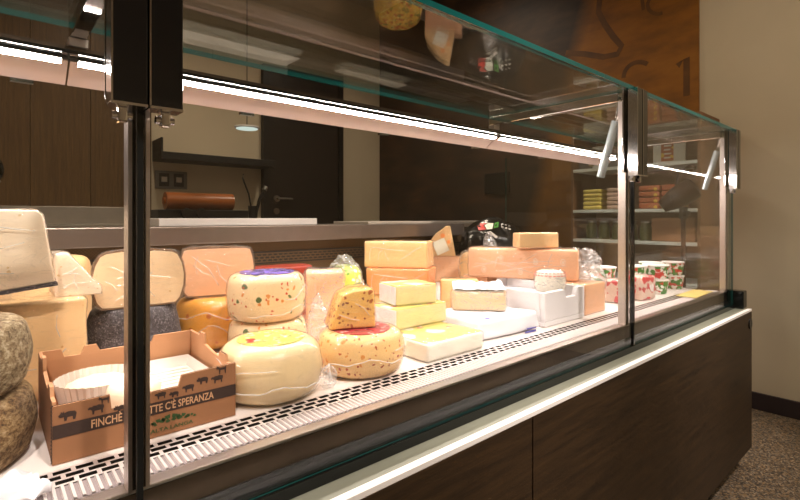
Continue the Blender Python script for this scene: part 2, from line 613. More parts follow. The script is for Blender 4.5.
def plan_me(poly, z0, z1, bevel=0.0, amp=0.0, seed=0.0, cuts=0):
    """polygon in x,y extruded along z"""
    me = prism_me(poly, z0, z1, bevel, cuts, amp, seed)
    me.transform(Matrix(((1, 0, 0, 0), (0, 0, 1, 0), (0, 1, 0, 0), (0, 0, 0, 1))))
    me.flip_normals()
    return me

def film_me(src, off=0.0015, amp=0.003, freq=45, seed=0.0, cuts=1):
    """cling film shell that follows a mesh, with loose creases"""
    bm = bmesh.new()
    bm.from_mesh(src)
    long = [e for e in bm.edges if e.calc_length() > 0.012]
    if long and cuts:
        bmesh.ops.triangulate(bm, faces=[f for f in bm.faces if len(f.verts) > 4])
        long = [e for e in bm.edges if e.calc_length() > 0.012]
        bmesh.ops.subdivide_edges(bm, edges=long, cuts=cuts, use_grid_fill=True)
    bmesh.ops.recalc_face_normals(bm, faces=bm.faces)
    bm.normal_update()
    zs = min(v.co.z for v in bm.verts)
    for f in bm.faces:
        f.material_index = 0
    new = []
    for v in bm.verts:
        p = v.co * freq + Vector((seed, -seed, seed * 0.3))
        n = abs(noise.noise(p)) + 0.5 * abs(noise.noise(p * 2.3))
        c = v.co + v.normal * (off + amp * n)
        c.z = max(c.z, zs + 0.0004)
        new.append(c)
    for v, c in zip(bm.verts, new):
        v.co = c
    return to_mesh(bm)

def add_film(o, mat='film', **kw):
    return link('plastic_wrap', film_me(o.data, **kw), mat, o, smooth=True)

def crumple_me(rx, ry, rz, seed=0.0, amp=0.45, sub=4, flat=True):
    """crumpled plastic: a bag pushed into broad facets and sharp folds, gathered towards the top"""
    bm = bmesh.new()
    bmesh.ops.create_icosphere(bm, subdivisions=4, radius=1.0)
    sd = Vector((seed, seed * 0.7, -seed))
    cells = [noise.random_unit_vector() for _ in range(26)]
    rnd = random.Random(seed)
    cells = [Vector((rnd.gauss(0, 1), rnd.gauss(0, 1), rnd.gauss(0, 1))).normalized() for _ in range(26)]
    for v in bm.verts:
        u = v.co.normalized()
        d = sorted((u - c).length for c in cells)
        fold = d[1] - d[0]                       # 0 on a crease
        r = 0.80 + amp * (0.28 - min(fold, 0.55)) + 0.16 * noise.noise(u * 1.6 + sd) + 0.05 * noise.noise(u * 6 + sd)
        k = 1.0 - 0.35 * max(0.0, u.z) ** 2
        v.co = Vector((u.x * r * k * rx, u.y * r * k * ry, u.z * r * rz))
    zs = min(v.co.z for v in bm.verts)
    for v in bm.verts:
        v.co.z -= zs
        if flat and v.co.z < rz * 0.12:
            v.co.z = 0.0005
    return to_mesh(bm)

def text_me(s, size, width=None, offset=0.0):
    cu = bpy.data.curves.new('txt', 'FONT')
    cu.body = s
    cu.size = size
    cu.offset = offset
    cu.align_x = 'LEFT'
    cu.resolution_u = 3
    o = bpy.data.objects.new('txt', cu)
    COL.objects.link(o)
    bpy.context.view_layer.update()
    dg = bpy.context.evaluated_depsgraph_get()
    me = bpy.data.meshes.new_from_object(o.evaluated_get(dg))
    bpy.data.objects.remove(o)
    if width and len(me.vertices):
        xs = [v.co.x for v in me.vertices]
        k = width / (max(xs) - min(xs))
        x0 = min(xs)
        for v in me.vertices:
            v.co.x = (v.co.x - x0) * k
    me.materials.clear()
    return me

def flat_xz(polys, y):
    """flat print in the x,z plane facing -y"""
    bm = bmesh.new()
    for poly in polys:
        bm.faces.new([bm.verts.new((x, y, z)) for x, z in poly])
    return to_mesh(bm)

def struct(name, me, mat, parent=None, **kw):
    o = link(name, me, mat, parent, **kw)
    if parent is None:
        o['kind'] = 'structure'
    return o

# ------------------------------------------------------------------ the room
XW, YB, XL, YF, ZC = 2.85, 3.56, -2.4, -2.8, 2.9
struct('floor', box_me(XL, XW, YF, YB, -0.05, 0), 'terrazzo')
struct('ceiling', box_me(XL, XW, YF, YB, ZC, ZC + 0.05), 'ceiling_paint')
struct('wall_right', box_me(XW, XW + 0.1, YF, YB + 0.1, 0, ZC), 'plaster')
struct('wall_back', box_me(XL - 0.1, XW, YB, YB + 0.1, 0, ZC), 'plaster')
struct('wall_left', box_me(XL - 0.1, XL, YF, YB, 0, ZC), 'plaster')
struct('wall_front', box_me(XL - 0.1, XW + 0.1, YF - 0.1, YF, 0, ZC), 'plaster')
struct('baseboard_right', box_me(XW - 0.014, XW, YF, 0.85, 0, 0.082, 0.002), 'skirting')
# wood cladding on the back wall, in boards
wc = empty('trim_1', (0, YB, 0))
wc['kind'] = 'structure'
xb = -1.6
while xb < 0.84:
    x1 = min(xb + 0.30, 0.85)
    link('wood_board', box_me(xb, x1 - 0.002, -0.03, 0, 0.6, ZC, 0.001), 'wall_wood', wc)
    xb += 0.30
# black door in the back wall
dr = empty('door_1', (2.03, YB, 0))
dr['kind'] = 'structure'
link('door_leaf', box_me(-0.335, 0.32, -0.03, 0, 0.0, 2.1, 0.002), 'door_black', dr)
link('door_frame', box_me(-0.385, -0.34, -0.045, 0, 0, 2.14), 'door_frame', dr)
link('door_frame', box_me(0.325, 0.37, -0.045, 0, 0, 2.14), 'door_frame', dr)
link('door_frame', box_me(-0.385, 0.37, -0.045, 0, 2.105, 2.15), 'door_frame', dr)
bm = bmesh.new()
cyl_bm(bm, (-0.27, -0.03, 1.09), (-0.27, -0.05, 1.09), 0.026)
cyl_bm(bm, (-0.27, -0.05, 1.09), (-0.27, -0.085, 1.09), 0.009)
cyl_bm(bm, (-0.28, -0.08, 1.09), (-0.15, -0.08, 1.09), 0.008)
link('door_handle', to_mesh(bm), 'brass_steel', dr, smooth=False)
bm = bmesh.new()
cyl_bm(bm, (-0.27, -0.03, 0.99), (-0.27, -0.045, 0.99), 0.024)
link('keyhole_plate', to_mesh(bm), 'brass_steel', dr)

# mural panel on the right wall
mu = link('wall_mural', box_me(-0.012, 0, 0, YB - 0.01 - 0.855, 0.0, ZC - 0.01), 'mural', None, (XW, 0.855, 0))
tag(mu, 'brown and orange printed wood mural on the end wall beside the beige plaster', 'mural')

def stroke(pts, wdt, name='painted_stroke'):
    bm = bmesh.new()
    pts = [Vector((0, p[0], p[1])) for p in pts]
    L, Rr = [], []
    for i, p in enumerate(pts):
        d = (pts[min(i + 1, len(pts) - 1)] - pts[max(i - 1, 0)]).normalized()
        nrm = Vector((0, -d.z, d.y)) * wdt / 2
        L.append(bm.verts.new(p + nrm + Vector((-0.0135, 0, 0))))
        Rr.append(bm.verts.new(p - nrm + Vector((-0.0135, 0, 0))))
    for i in range(len(pts) - 1):
        bm.faces.new((L[i], L[i + 1], Rr[i + 1], Rr[i]))
    return link(name, to_mesh(bm), 'mural_ink', mu)

def mpt(px, py):
    """wall point (mural local y, z) seen at a photo position, on the end wall"""
    t = (px - 400) / 475.6
    D = (XW - 0.012) / (0.657 + 0.754 * t)
    return ((0.754 - 0.657 * t) * D - 0.855, CAM_H + (218 - py) / 475.6 * D)
def arc(cx, cy, rx, ry, a0, a1, n=14):
    return [mpt(cx + rx * math.cos(R(a0 + (a1 - a0) * i / n)), cy + ry * math.sin(R(a0 + (a1 - a0) * i / n))) for i in range(n + 1)]
stroke([mpt(601, -30), mpt(600, 0), mpt(599, 12), mpt(605, 24), mpt(614, 37), mpt(622, 46), mpt(618, 54), mpt(604, 57), mpt(585, 54), mpt(566, 53)], 0.035)
stroke([mpt(678, 66), mpt(687, 58), mpt(687, 96)], 0.032)
stroke(arc(640, 78, 16, 16, 180, 300), 0.025)
stroke(arc(658, 5, 10, 9, 60, 300), 0.02)
stroke([mpt(640, -20), mpt(644, 10)], 0.02)

# ------------------------------------------------------------------ display case
ZD = 0.655          # deck
X0, X1 = -1.25, 2.12
YG = 0.527          # front glass
ZT = 1.2605         # underside of the top glass
case = empty('display_case', (0, 0, 0))
tag(case, 'long refrigerated glass cheese counter with wood base and steel trim', 'display case')

def P(name, b, mat, bevel=0.0, parent=case):
    return link(name, box_me(*b, bevel=bevel), mat, parent)

# base
P('plinth', (X0, 2.10, 0.56, 1.80, 0.0, 0.10), 'kick_black')
P('base_body', (X0, 2.148, 0.495, 1.72, 0.085, 0.592), 'kick_black')
P('base_panel', (X0, 0.718, 0.473, 0.494, 0.084, 0.588, ), 'base_wood', 0.001)
bp2 = P('base_panel', (0.722, 2.15, 0.473, 0.494, 0.084, 0.588), 'base_wood', 0.001)
lk = link('lock_hole', cyl_me((2.122, 0.474, 0.545), (2.122, 0.469, 0.545), 0.019), 'black_plastic', bp2)
P('white_edge_strip', (X0, 2.15, 0.473, 0.486, 0.588, 0.597), 'white_trim', 0.001)
P('front_ledge', (X0, 2.15, 0.487, 0.521, 0.585, 0.595), 'rail_grey', 0.001)
P('glass_channel', (X0, 2.12, 0.519, 0.5245, 0.595, 0.611), 'rail_black', 0.001)
P('glass_channel', (X0, 2.12, 0.5345, 0.5445, 0.595, 0.606), 'rail_black', 0.001)
P('front_rail', (X0, 2.12, 0.545, 0.560, 0.622, 0.653), 'rail_dark', 0.001)
P('front_rail', (X0, 2.12, 0.547, 0.560, 0.600, 0.6205), 'rail_black', 0.001)
P('front_lip', (X0, 2.118, 0.5435, 0.562, 0.6535, 0.658), 'steel', 0.0015)
for xg in (0.115, 1.246):
    P('joint_gasket', (xg - 0.0028, xg + 0.0028, 0.5205, 0.5238, 0.612, 1.040), 'rail_black')
P('end_cap', (2.122, 2.168, 0.492, 0.566, 0.597, 0.662), 'rail_black', 0.004)

# deck: ribbed steel strip, perforated air strip, white deck
def ribs_me(x0, x1, y0, y1, z, pitch, hgt):
    bm = bmesh.new()
    xs = []
    x = x0
    while x < x1:
        xs += [(x, 0), (x + pitch * 0.5, 0), (x + pitch * 0.58, hgt), (x + pitch * 0.92, hgt)]
        x += pitch
    A = [bm.verts.new((x, y0, z + h_)) for x, h_ in xs]
    B = [bm.verts.new((x, y1, z + h_)) for x, h_ in xs]
    for i in range(len(xs) - 1):
        f = bm.faces.new((A[i], A[i + 1], B[i + 1], B[i]))
        f.material_index = 1 if i % 4 == 0 else 0
    return to_mesh(bm)
P('ribbed_strip_bed', (X0, 2.118, 0.5625, 0.606, 0.640, 0.6535), 'strip_white')
rb = link('ribbed_strip', ribs_me(-0.6, 2.11, 0.569, 0.606, 0.6545, 0.0077, 0.0026), ('strip_white', 'groove_grey'), case)
rb['kind'] = 'stuff'

def perforated_me(x0, x1, rows, pitch, slot, rw, gap):
    """flat plate in x,y with staggered long slots; y from 0"""
    bm = bmesh.new()
    def q(xa, xb, ya, yb):
        bm.faces.new([bm.verts.new(p) for p in ((xa, ya, 0), (xb, ya, 0), (xb, yb, 0), (xa, yb, 0))])
    y = 0.0
    for r in range(rows):
        q(x0, x1, y, y + gap)
        y += gap
        xa = x0
        xs = x0 + (pitch - slot) + (pitch / 2 if r % 2 else 0)
        while xs + slot < x1:
            q(xa, xs, y, y + rw)
            xa = xs + slot
            xs += pitch
        q(xa, x1, y, y + rw)
        y += rw
    q(x0, x1, y, y + gap)
    return to_mesh(bm), y + gap
pm, pw = perforated_me(-0.6, 2.11, 3, 0.021, 0.0165, 0.0085, 0.0038)
link('perforated_strip', pm, 'strip_white', case, (0, 0.6065, ZD + 0.0005))
P('air_channel', (X0, 2.118, 0.6065, 0.648, 0.60, 0.612), 'kick_black')
P('slot_shade_lining', (X0, 2.118, 0.6462, 0.6484, 0.612, 0.6546), 'kick_black')  # black linings added to put shade inside the slots
P('slot_shade_lining', (X0, 2.118, 0.6066, 0.6082, 0.612, 0.6546), 'kick_black')
P('deck', (X0, 2.118, 0.6485, 1.618, 0.635, ZD), 'deck_white')
# back panel, its slotted air strip and the steel work ledge
P('back_panel', (X0, 2.118, 1.620, 1.635, 0.60, 0.850), 'back_steel')
pm2, _ = perforated_me(-0.6, 2.11, 3, 0.021, 0.0145, 0.0062, 0.0040)
link('slotted_air_strip', pm2, 'back_steel', case, (0, 1.610, 0.775), (R(90), 0, 0))
P('air_slot_back', (-0.6, 2.11, 1.612, 1.619, 0.770, 0.814), 'kick_black')
P('back_ledge', (X0, 1.80, 1.575, 1.90, 0.8505, 0.908), 'ledge_steel', 0.003)
P('rear_body', (X0, 2.118, 1.72, 1.90, 0.10, 0.850), 'kick_black')

# glass
def pane(b, surf='pane'):
    me = box_me(*b)
    dims = (b[1] - b[0], b[3] - b[2], b[5] - b[4])
    thin = dims.index(min(dims))
    for k in (surf, 'pane_edge', 'rail_black'):
        me.materials.append(MATS[k])
    for p in me.polygons:
        p.material_index = 0 if abs(p.normal[thin]) > 0.5 else 1
        if thin == 1 and abs(p.normal.x) > 0.5 and p.center.x < 2.0:
            p.material_index = 2        # sealed edge at a joint
    return link('glass_pane', me, None, case)
XJ = (0.115, 1.246)
cuts = [X0, XJ[0], XJ[1], X1]
for i in range(3):
    pane((cuts[i] + 0.0015, cuts[i + 1] - 0.0015, YG - 0.003, YG + 0.005, 0.607, ZT - 0.001))
    pane((cuts[i] + 0.0015, cuts[i + 1] - 0.0015, YG - 0.006, 0.985, ZT, ZT + 0.010), 'roof_pane')
pane((X1 - 0.004, X1 + 0.004, YG + 0.008, 1.56, 0.663, ZT - 0.001), 'end_pane')

# posts, hinge covers, struts and roof brackets at each joint
for xj in (0.118, 1.246, 2.092):
    post = P('post', (xj - 0.006, xj + 0.006, 0.540, 0.556, 0.659, 1.2355), 'dark_chrome', 0.001)
    for dx in (-0.0100, 0.0062):
        link('chrome_strip', box_me(xj + dx, xj + dx + 0.0038, 0.5385, 0.5575, 0.659, 1.2355), 'steel', post)
    cov = (xj - 0.031, xj + 0.031)
    last = xj > 2
    for k, (xa, xb) in enumerate(((cov[0], xj - 0.001), (xj + 0.001, cov[1]))):
        if last and k == 1:
            xb = xj + 0.024
        hc = P('hinge_cover', (xa, xb, 0.5, 0.5225, 1.043, 1.2595), 'black_gloss', 0.001)
        link('chrome_edge', box_me(xa - 0.0006, xa + 0.001, 0.4992, 0.5229, 1.0425, 1.2598), 'chrome', hc)
        link('chrome_edge', box_me(xa, xb, 0.4992, 0.5229, 1.0405, 1.043), 'chrome', hc)
        hb = P('hinge_plate', (xa, xb, 0.5332, 0.5375, 1.05, 1.2595), 'chrome', 0.0005)
    for dx in (-0.024, 0.014):
        cl = P('pane_clamp', (xj + dx, xj + dx + 0.009, 0.512, 0.5235, 1.026, 1.0415), 'chrome', 0.002)
        link('clamp_screw', cyl_me((xj + dx - 0.004, 0.518, 1.033), (xj + dx + 0.013, 0.518, 1.033), 0.004), 'chrome', cl)
    st = link('gas_strut', cyl_me((xj + 0.006, 0.612, 1.045), (xj + 0.006, 0.570, 1.19), 0.0105), 'strut_white', case, smooth=False)
    link('strut_rod', cyl_me((xj + 0.006, 0.570, 1.19), (xj + 0.006, 0.562, 1.234), 0.004), 'chrome', st)
    bk = P('roof_bracket', (xj - 0.012, xj + 0.012, 0.556, 0.975, 1.236, 1.2595), 'chrome', 0.002)
    P('bracket_foot', (xj - 0.014, xj + 0.014, 0.952, 0.975, 1.221, 1.2355), 'steel', 0.001)

# light bar under the back edge of the glass roof
lb = empty('light_bar', (0, 0.95, 1.190))
lb.parent = case
link('carrier', box_me(X0, 2.07, -0.030, 0.022, 0.0085, 0.014), 'rail_black', lb)
link('carrier_spine', box_me(X0, 2.07, 0.004, 0.022, 0.0145, 0.030), 'rail_dark', lb)
for xa, xb in ((X0, 0.103), (0.106, 1.236), (1.239, 2.07)):
    pl = prism_me([(0.0, 0.004), (0.040, -0.0276), (0.0425, -0.025), (0.0025, 0.0066)], xa, xb)
    pl.transform(Matrix(((0, 1, 0, 0), (1, 0, 0, 0), (0, 0, 1, 0), (0, 0, 0, 1))))
    link('reflector_plate', pl, 'bar_white', lb)
    lm = prism_me([(-0.0110, 0.0034), (-0.0105, 0.0012), (-0.0010, -0.0030), (0.0, -0.0010), (-0.002, 0.0075)], xa + 0.01, xb - 0.01)
    lm.transform(Matrix(((0, 1, 0, 0), (1, 0, 0, 0), (0, 0, 1, 0), (0, 0, 0, 1))))
    lm.flip_normals()
    lm.materials.append(MATS['rail_grey'])
    lm.materials.append(MATS['led'])
    for p in lm.polygons:
        if abs(p.normal.x) < 0.3 and p.area > 0.0018 * (xb - xa) and p.normal.y < 0 and p.normal.z < 0.2 and p.center.z < 0.007:
            p.material_index = 1
    led = link('led_strip', lm, None, lb)
xq = -0.35
while xq < 2.0:
    link('bar_clip', box_me(xq, xq + 0.03, 0.036, 0.046, -0.034, -0.0285), 'chrome', lb)
    xq += 0.38

# ------------------------------------------------------------------ goods: left end
def put(name, me, mat, label, cat, loc, rz=0.0, group=None, smooth=True, film=None, rot=None):
    o = link(name, me, mat, None, loc, rot or (0, 0, rz), smooth)
    tag(o, label, cat, group)
    if film:
        add_film(o, **film)
    return o

def autosmooth(o, ang=35):
    me = o.data
    bm = bmesh.new()
    bm.from_mesh(me)
    bm.normal_update()
    for f in bm.faces:
        f.smooth = True
    for e in bm.edges:
        if len(e.link_faces) == 2:
            e.smooth = e.calc_face_angle(0) < R(ang)
    bm.to_mesh(me)
    bm.free()

# two rustic wheels
put('rustic_cheese_wheel', wheel_me(0.107, 0.078, 0.04, 0.2, 64, 0.0016, 1.0), 'rind_rustic_brown', 'grey and brown mouldy rustic cheese wheel under a second wheel, beside the cardboard box', 'cheese', (-0.062, 0.745, ZD))
put('rustic_cheese_wheel', wheel_me(0.104, 0.080, 0.04, 0.2, 64, 0.0014, 5.0), 'rind_rustic', 'pale grey mouldy rustic cheese wheel stacked on top of a browner one', 'cheese', (-0.064, 0.742, ZD + 0.0800))
# big cut block with slabs on it
big = put('cheese_block', to_mesh(block_bm(0.41, 0.2, 0.15, 0.005, 6, 0.002, 3.0)), 'cheese_straw', 'large straw yellow cheese block with cracks, under the pale slab', 'cheese', (-0.082, 1.005, ZD))
add_film(big, off=0.001, amp=0.002)
slab = put('cheese_slab', prism_me([(-0.14, -0.002), (0.080, 0.024), (0.064, 0.125), (0.056, 0.132), (-0.14, 0.132)], -0.035, 0.02, 0.003, 4, 0.002, 2.0), 'cheese_pale', 'tall pale ivory cheese slab standing tilted on the straw block', 'cheese', (0, 0.905, 0.808))
link('dark_rind', prism_me([(-0.14, -0.0065), (0.082, 0.0195), (0.081, 0.0245), (-0.14, -0.0015)], -0.037, 0.022), 'rind_dark', slab)
add_film(slab, off=0.001, amp=0.002)
wd = put('cheese_wedge', prism_me([(-0.032, 0.0), (0.030, 0.0), (0.030, 0.012), (-0.018, 0.071), (-0.032, 0.069)], -0.05, 0.05, 0.002, 4, 0.0015, 6.0), 'cheese_pale', 'pale film-wrapped cheese wedge with sloping top lying on the straw block behind the slab', 'cheese', (0.118, 0.985, 0.806))
add_film(wd, off=0.001, amp=0.003)
put('round_cheese', wheel_me(0.065, 0.2, 0.03, 0.1, 40, 0.002, 2.0), 'cheese_straw', 'yellow cheese peeking out behind the wrapped half wheel on black rind', 'cheese', (0.105, 1.205, ZD))

# wrapped half wheel on dark wheel
dkw = lathe_bm([(0, 0), (0.05, 0), (0.078, 0), (0.085, 0.006), (0.0865, 0.02), (0.084, 0.05), (0.0775, 0.085), (0.0725, 0.104), (0.066, 0.111), (0.04, 0.112), (0, 0.112)], 56)
bmesh.ops.recalc_face_normals(dkw, faces=dkw.faces)
jitter(dkw, 0.0025, 30, 4.0)
put('black_rind_wheel', to_mesh(dkw), 'rind_dark', 'cheese wheel with charcoal black rind and sloping sides behind the cardboard box', 'cheese', (0.218, 1.035, ZD))

def half_wheel(label, loc, rz, prof, rind, face, film_seed):
    bm = lathe_bm(prof, 36, 0, math.pi)
    bmesh.ops.recalc_face_normals(bm, faces=bm.faces)
    cut = [f for f in bm.faces if f.material_index == 1]
    ring = bmesh.ops.inset_region(bm, faces=cut, thickness=0.0032, use_even_offset=True)
    for f in ring['faces']:
        f.material_index = 0
    me = to_mesh(bm)
    me.materials.append(MATS[rind])
    me.materials.append(MATS[face])
    o = link('half_cheese_wheel', me, None, None, loc, (0, 0, rz))
    autosmooth(o, 40)
    tag(o, label, 'cheese')
    link('plastic_wrap', film_me(me, 0.001, 0.004, 35, film_seed), 'film', o, smooth=True)
    return o
half_wheel('ivory half cheese wheel in clear film resting on the black rind wheel', (0.218, 0.985, ZD + 0.1135), R(-4),
           [(0, 0), (0.04, 0), (0.062, 0.001), (0.071, 0.012), (0.0775, 0.035), (0.0785, 0.058), (0.0745, 0.08), (0.066, 0.098), (0.055, 0.104), (0.03, 0.107), (0, 0.107)], 'rind_brown', 'cheese_cream', 1.0)
put('orange_cheese_wheel', wheel_me(0.078, 0.108, 0.06, 0.22, 56, 0.0012, 8.0), 'rind_wax', 'orange waxed cheese wheel under a cut half wheel', 'cheese', (0.386, 1.07, ZD), film=dict(off=0.001, amp=0.002))
half_wheel('peach half cheese wheel with brown rind on the orange waxed wheel', (0.380, 1.035, ZD + 0.1105), R(-10),
           [(0, 0), (0.04, 0), (0.062, 0.001), (0.070, 0.012), (0.078, 0.04), (0.079, 0.062), (0.076, 0.084), (0.070, 0.102), (0.060, 0.105), (0.03, 0.106), (0, 0.106)], 'rind_brown', 'cheese_peach', 4.0)

# ------------------------------------------------------------------ round cheeses in the middle
def disc_label(o, r, z, mat, name='paper_label', loc=(0, 0)):
    bm = lathe_bm([(0, 0), (r, 0), (r, 0.0012), (0, 0.0012)], 40)
    return link(name, to_mesh(bm), mat, o, (loc[0], loc[1], z))

lw_ = put('herb_cheese_wheel', wheel_me(0.073, 0.082, 0.03, 0.2, 56, 0.001, 11.0), 'cheese_herb', 'herb and chilli flecked cheese wheel under the purple labelled one', 'cheese', (0.424, 0.884, ZD), film=dict(off=0.001, amp=0.003))
hw = put('herb_cheese_wheel', wheel_me(0.072, 0.088, 0.03, 0.2, 56, 0.001, 12.0), 'cheese_herb', 'flecked herb cheese wheel with purple round label on top', 'cheese', (0.420, 0.882, ZD + 0.0835))
disc_label(hw, 0.052, 0.0885, 'label_purple')
add_film(hw, off=0.001, amp=0.003, seed=3.0)
fw = put('smooth_cheese_wheel', wheel_me(0.078, 0.086, 0.035, 0.3, 64, 0.001, 13.0), 'cheese_smooth', 'pale smooth cheese wheel with green and white round label beside the cardboard box', 'cheese', (0.346, 0.712, ZD))
disc_label(fw, 0.052, 0.0862, 'label_green')
lp = bpy.data.objects[fw.children[0].name]
tomato = bmesh.new()
for (cx, cy, r) in ((-0.032, 0.004, 0.008), (-0.038, -0.008, 0.006)):
    vs = [tomato.verts.new((cx + r * math.cos(2 * math.pi * k / 12), cy + r * math.sin(2 * math.pi * k / 12), 0.0016)) for k in range(12)]
    tomato.faces.new(vs)
link('tomato_print', to_mesh(tomato), 'tomato_red', lp)
add_film(fw, off=0.001, amp=0.0025, freq=30, seed=9.0)
cw = put('chilli_cheese', wheel_me(0.077, 0.074, 0.035, 0.26, 64, 0.001, 14.0), 'cheese_chili', 'chilli flecked cheese wheel with red round label, a cut piece on top', 'cheese', (0.527, 0.714, ZD))
disc_label(cw, 0.054, 0.0745, 'label_red')
add_film(cw, off=0.001, amp=0.003, freq=30, seed=17.0)
# loose film gathered at the bases
for nm, lc, sc in (('smooth', (0.428, 0.668, ZD), (0.020, 0.012, 0.022)), ):
    link('film_gather', crumple_me(*sc, seed=3.0), 'film_loose', fw, (lc[0] - 0.351, lc[1] - 0.716, 0))
ck = put('chilli_cheese_piece', prism_me([(-0.044, 0), (0.040, 0), (0.038, 0.066), (0.034, 0.071), (0.0, 0.069), (-0.022, 0.060), (-0.030, 0.045)], -0.035, 0.032, 0.003, 4, 0.0015, 5.0), 'cheese_spread', 'cut brown flecked cheese piece lying on the red labelled wheel', 'cheese', (0.521, 0.740, ZD + 0.0772), R(-24))
add_film(ck, off=0.001, amp=0.003, seed=2.0)

# wrapped pieces between the rows
pb = put('cheese_block', to_mesh(block_bm(0.085, 0.08, 0.155, 0.006, 5, 0.002, 21.0)), 'cheese_peach', 'tall peach cheese block in creased film behind the red labelled chilli wheel', 'cheese', (0.605, 0.965, ZD), R(-30))
add_film(pb, mat='film_hazy', off=0.002, amp=0.006, freq=30)
put('plastic_bag', crumple_me(0.024, 0.024, 0.06, 4.0, 0.7), 'film_loose', 'crumpled clear plastic bag between the herb wheel and the peach block', 'bag', (0.528, 0.868, ZD))
put('red_packet', to_mesh(block_bm(0.16, 0.07, 0.150, 0.006, 4, 0.002, 9.0)), 'packet_dark', 'dark red packet lying behind the peach half wheel', 'packet', (0.60, 1.18, ZD), R(-8))
yb = put('round_cheese', wheel_me(0.045, 0.15, 0.03, 0.2, 36, 0.001, 6.0), 'label_green', 'small yellow green cheese in a loose plastic bag left of the stacked blocks', 'cheese', (0.745, 1.085, ZD))
link('loose_bag', crumple_me(0.062, 0.062, 0.105, 8.0, 0.35, flat=False), 'film_loose', yb)

# ------------------------------------------------------------------ stacked blocks
RZ = R(-55.9)
def blk(label, c, z, sx, sy, sz, mat, rz=RZ, film='film', seed=1.0, bevel=0.004, amp=0.0012, famp=0.002, name='cheese_block', cat='cheese'):
    o = put(name, to_mesh(block_bm(sx, sy, sz, bevel, 5, amp, seed)), mat, label, cat, (c[0], c[1], z), rz)
    if film:
        add_film(o, mat=film, off=0.0008, amp=famp, seed=seed)
    return o
blk('bottom cheese block of the stack of three, below the orange one', (0.905, 1.03), ZD, 0.18, 0.105, 0.064, 'cheese_straw', seed=2)
blk('bright orange cheese block in film between two yellow blocks', (0.902, 1.026), ZD + 0.065, 0.178, 0.11, 0.073, 'cheese_orange', seed=3)
blk('rectangular yellow cheese block on top of the orange block', (0.900, 1.034), ZD + 0.1395, 0.180, 0.10, 0.073, 'cheese_yellow', seed=4, film='film')
blk('pale peach cheese block in film carrying the holed wedge', (1.545, 1.472), ZD, 0.16, 0.115, 0.112, 'cheese_peach', R(-50), seed=5, famp=0.001)
blk('low orange yellow cheese block in front of the pale peach block', (1.020, 0.912), ZD, 0.105, 0.055, 0.105, 'cheese_yellow', R(-48), seed=6)
hol = put('holed_cheese_wedge', prism_me([(-0.07, 0), (0.068, 0), (0.044, 0.130), (0.028, 0.129), (-0.016, 0.098), (-0.056, 0.045)], -0.04, 0.04, 0.002, 3, 0.001, 2.0), 'cheese_straw', 'pale cheese wedge with round holes standing on the peach block', 'cheese', (1.520, 1.474, ZD + 0.114), R(-45))
for hx, hz, hr in ((0.012, 0.088, 0.010), (-0.026, 0.052, 0.008), (0.038, 0.062, 0.008), (0.016, 0.03, 0.007)):
    link('cheese_hole', cyl_me((hx, -0.0425, hz), (hx, -0.039, hz), hr, seg=14), 'cheese_orange', hol)
link('paper_label', box_me(-0.008, 0.048, -0.0455, -0.0430, 0.006, 0.066), 'label_white', hol, rot=(0, R(-24), 0))
add_film(hol, off=0.0012, amp=0.002)

# brie style slabs
sl = blk('large soft cheese slab in white paper with yellow printed top beside the perforated strip', (0.722, 0.735), ZD, 0.168, 0.17, 0.036, 'rind_white', 0.0, None, 7, 0.006)
link('printed_paper', box_me(-0.080, 0.080, -0.079, 0.081, 0.0362, 0.0376), 'paper_yellow', sl)
l1 = blk('long pale green cheese block with yellow paper lying on the white slab', (0.738, 0.818), ZD + 0.038, 0.155, 0.10, 0.044, 'cheese_green', 0.0, None, 8, 0.004)
link('printed_paper', box_me(-0.0765, 0.0765, -0.049, 0.049, 0.044, 0.0455), 'paper_yellow', l1)
link('paper_side', box_me(-0.0795, -0.0775, -0.049, 0.049, 0.003, 0.043), 'paper_white', l1)
l2 = blk('short pale green cheese block with yellow paper, topmost of the green pair', (0.742, 0.822), ZD + 0.0841, 0.105, 0.085, 0.043, 'cheese_green', R(-14), None, 9, 0.004)
link('printed_paper', box_me(-0.0515, 0.0515, -0.0415, 0.0415, 0.043, 0.0445), 'paper_yellow', l2)
link('paper_side', box_me(-0.0545, -0.0525, -0.0415, 0.0415, 0.003, 0.042), 'paper_white', l2)
for o in (sl, l1, l2):
    add_film(o, off=0.002, amp=0.002)
# white paper parcel with a brie wedge on it
pk = put('paper_parcel', to_mesh(block_bm(0.225, 0.175, 0.042, 0.008, 7, 0.005, 31.0, 0.06)), 'paper_white', 'flat white paper parcel with blue print lying by the foam box', 'parcel', (0.945, 0.762, ZD), R(-4))
link('blue_print', box_me(0.045, 0.085, -0.0925, -0.0905, 0.014, 0.0175), 'ink_blue', pk, rot=(R(8), 0, 0))
link('blue_print', box_me(0.05, 0.085, -0.0925, -0.0905, 0.022, 0.025), 'ink_blue', pk, rot=(R(8), 0, 0))
link('blue_print', plan_me([(-0.09, -0.065), (-0.06, -0.05), (-0.03, -0.06), (0.0, -0.045), (0.01, -0.06), (-0.03, -0.072), (-0.06, -0.066)], 0.0425, 0.0436), 'ink_blue', pk)
bw = put('brie_wedge', plan_me([(-0.062, -0.03), (0.062, -0.03), (0.07, 0.0), (0.02, 0.075), (-0.02, 0.075), (-0.07, 0.0)], 0, 0.047, 0.005, 0.001, 3.0, 3), 'cheese_brie', 'film-wrapped brie piece with white rind on the paper parcel', 'cheese', (0.952, 0.785, ZD + 0.047), R(-46))
link('white_rind', plan_me([(-0.06, -0.028), (0.06, -0.028), (0.067, 0.0), (0.02, 0.072), (-0.02, 0.072), (-0.067, 0.0)], 0.047, 0.0495), 'rind_white', bw)
add_film(bw, mat='film_hazy', off=0.002, amp=0.004)
bm = bmesh.new()
bmesh.ops.create_grid(bm, x_segments=24, y_segments=20, size=1.0)
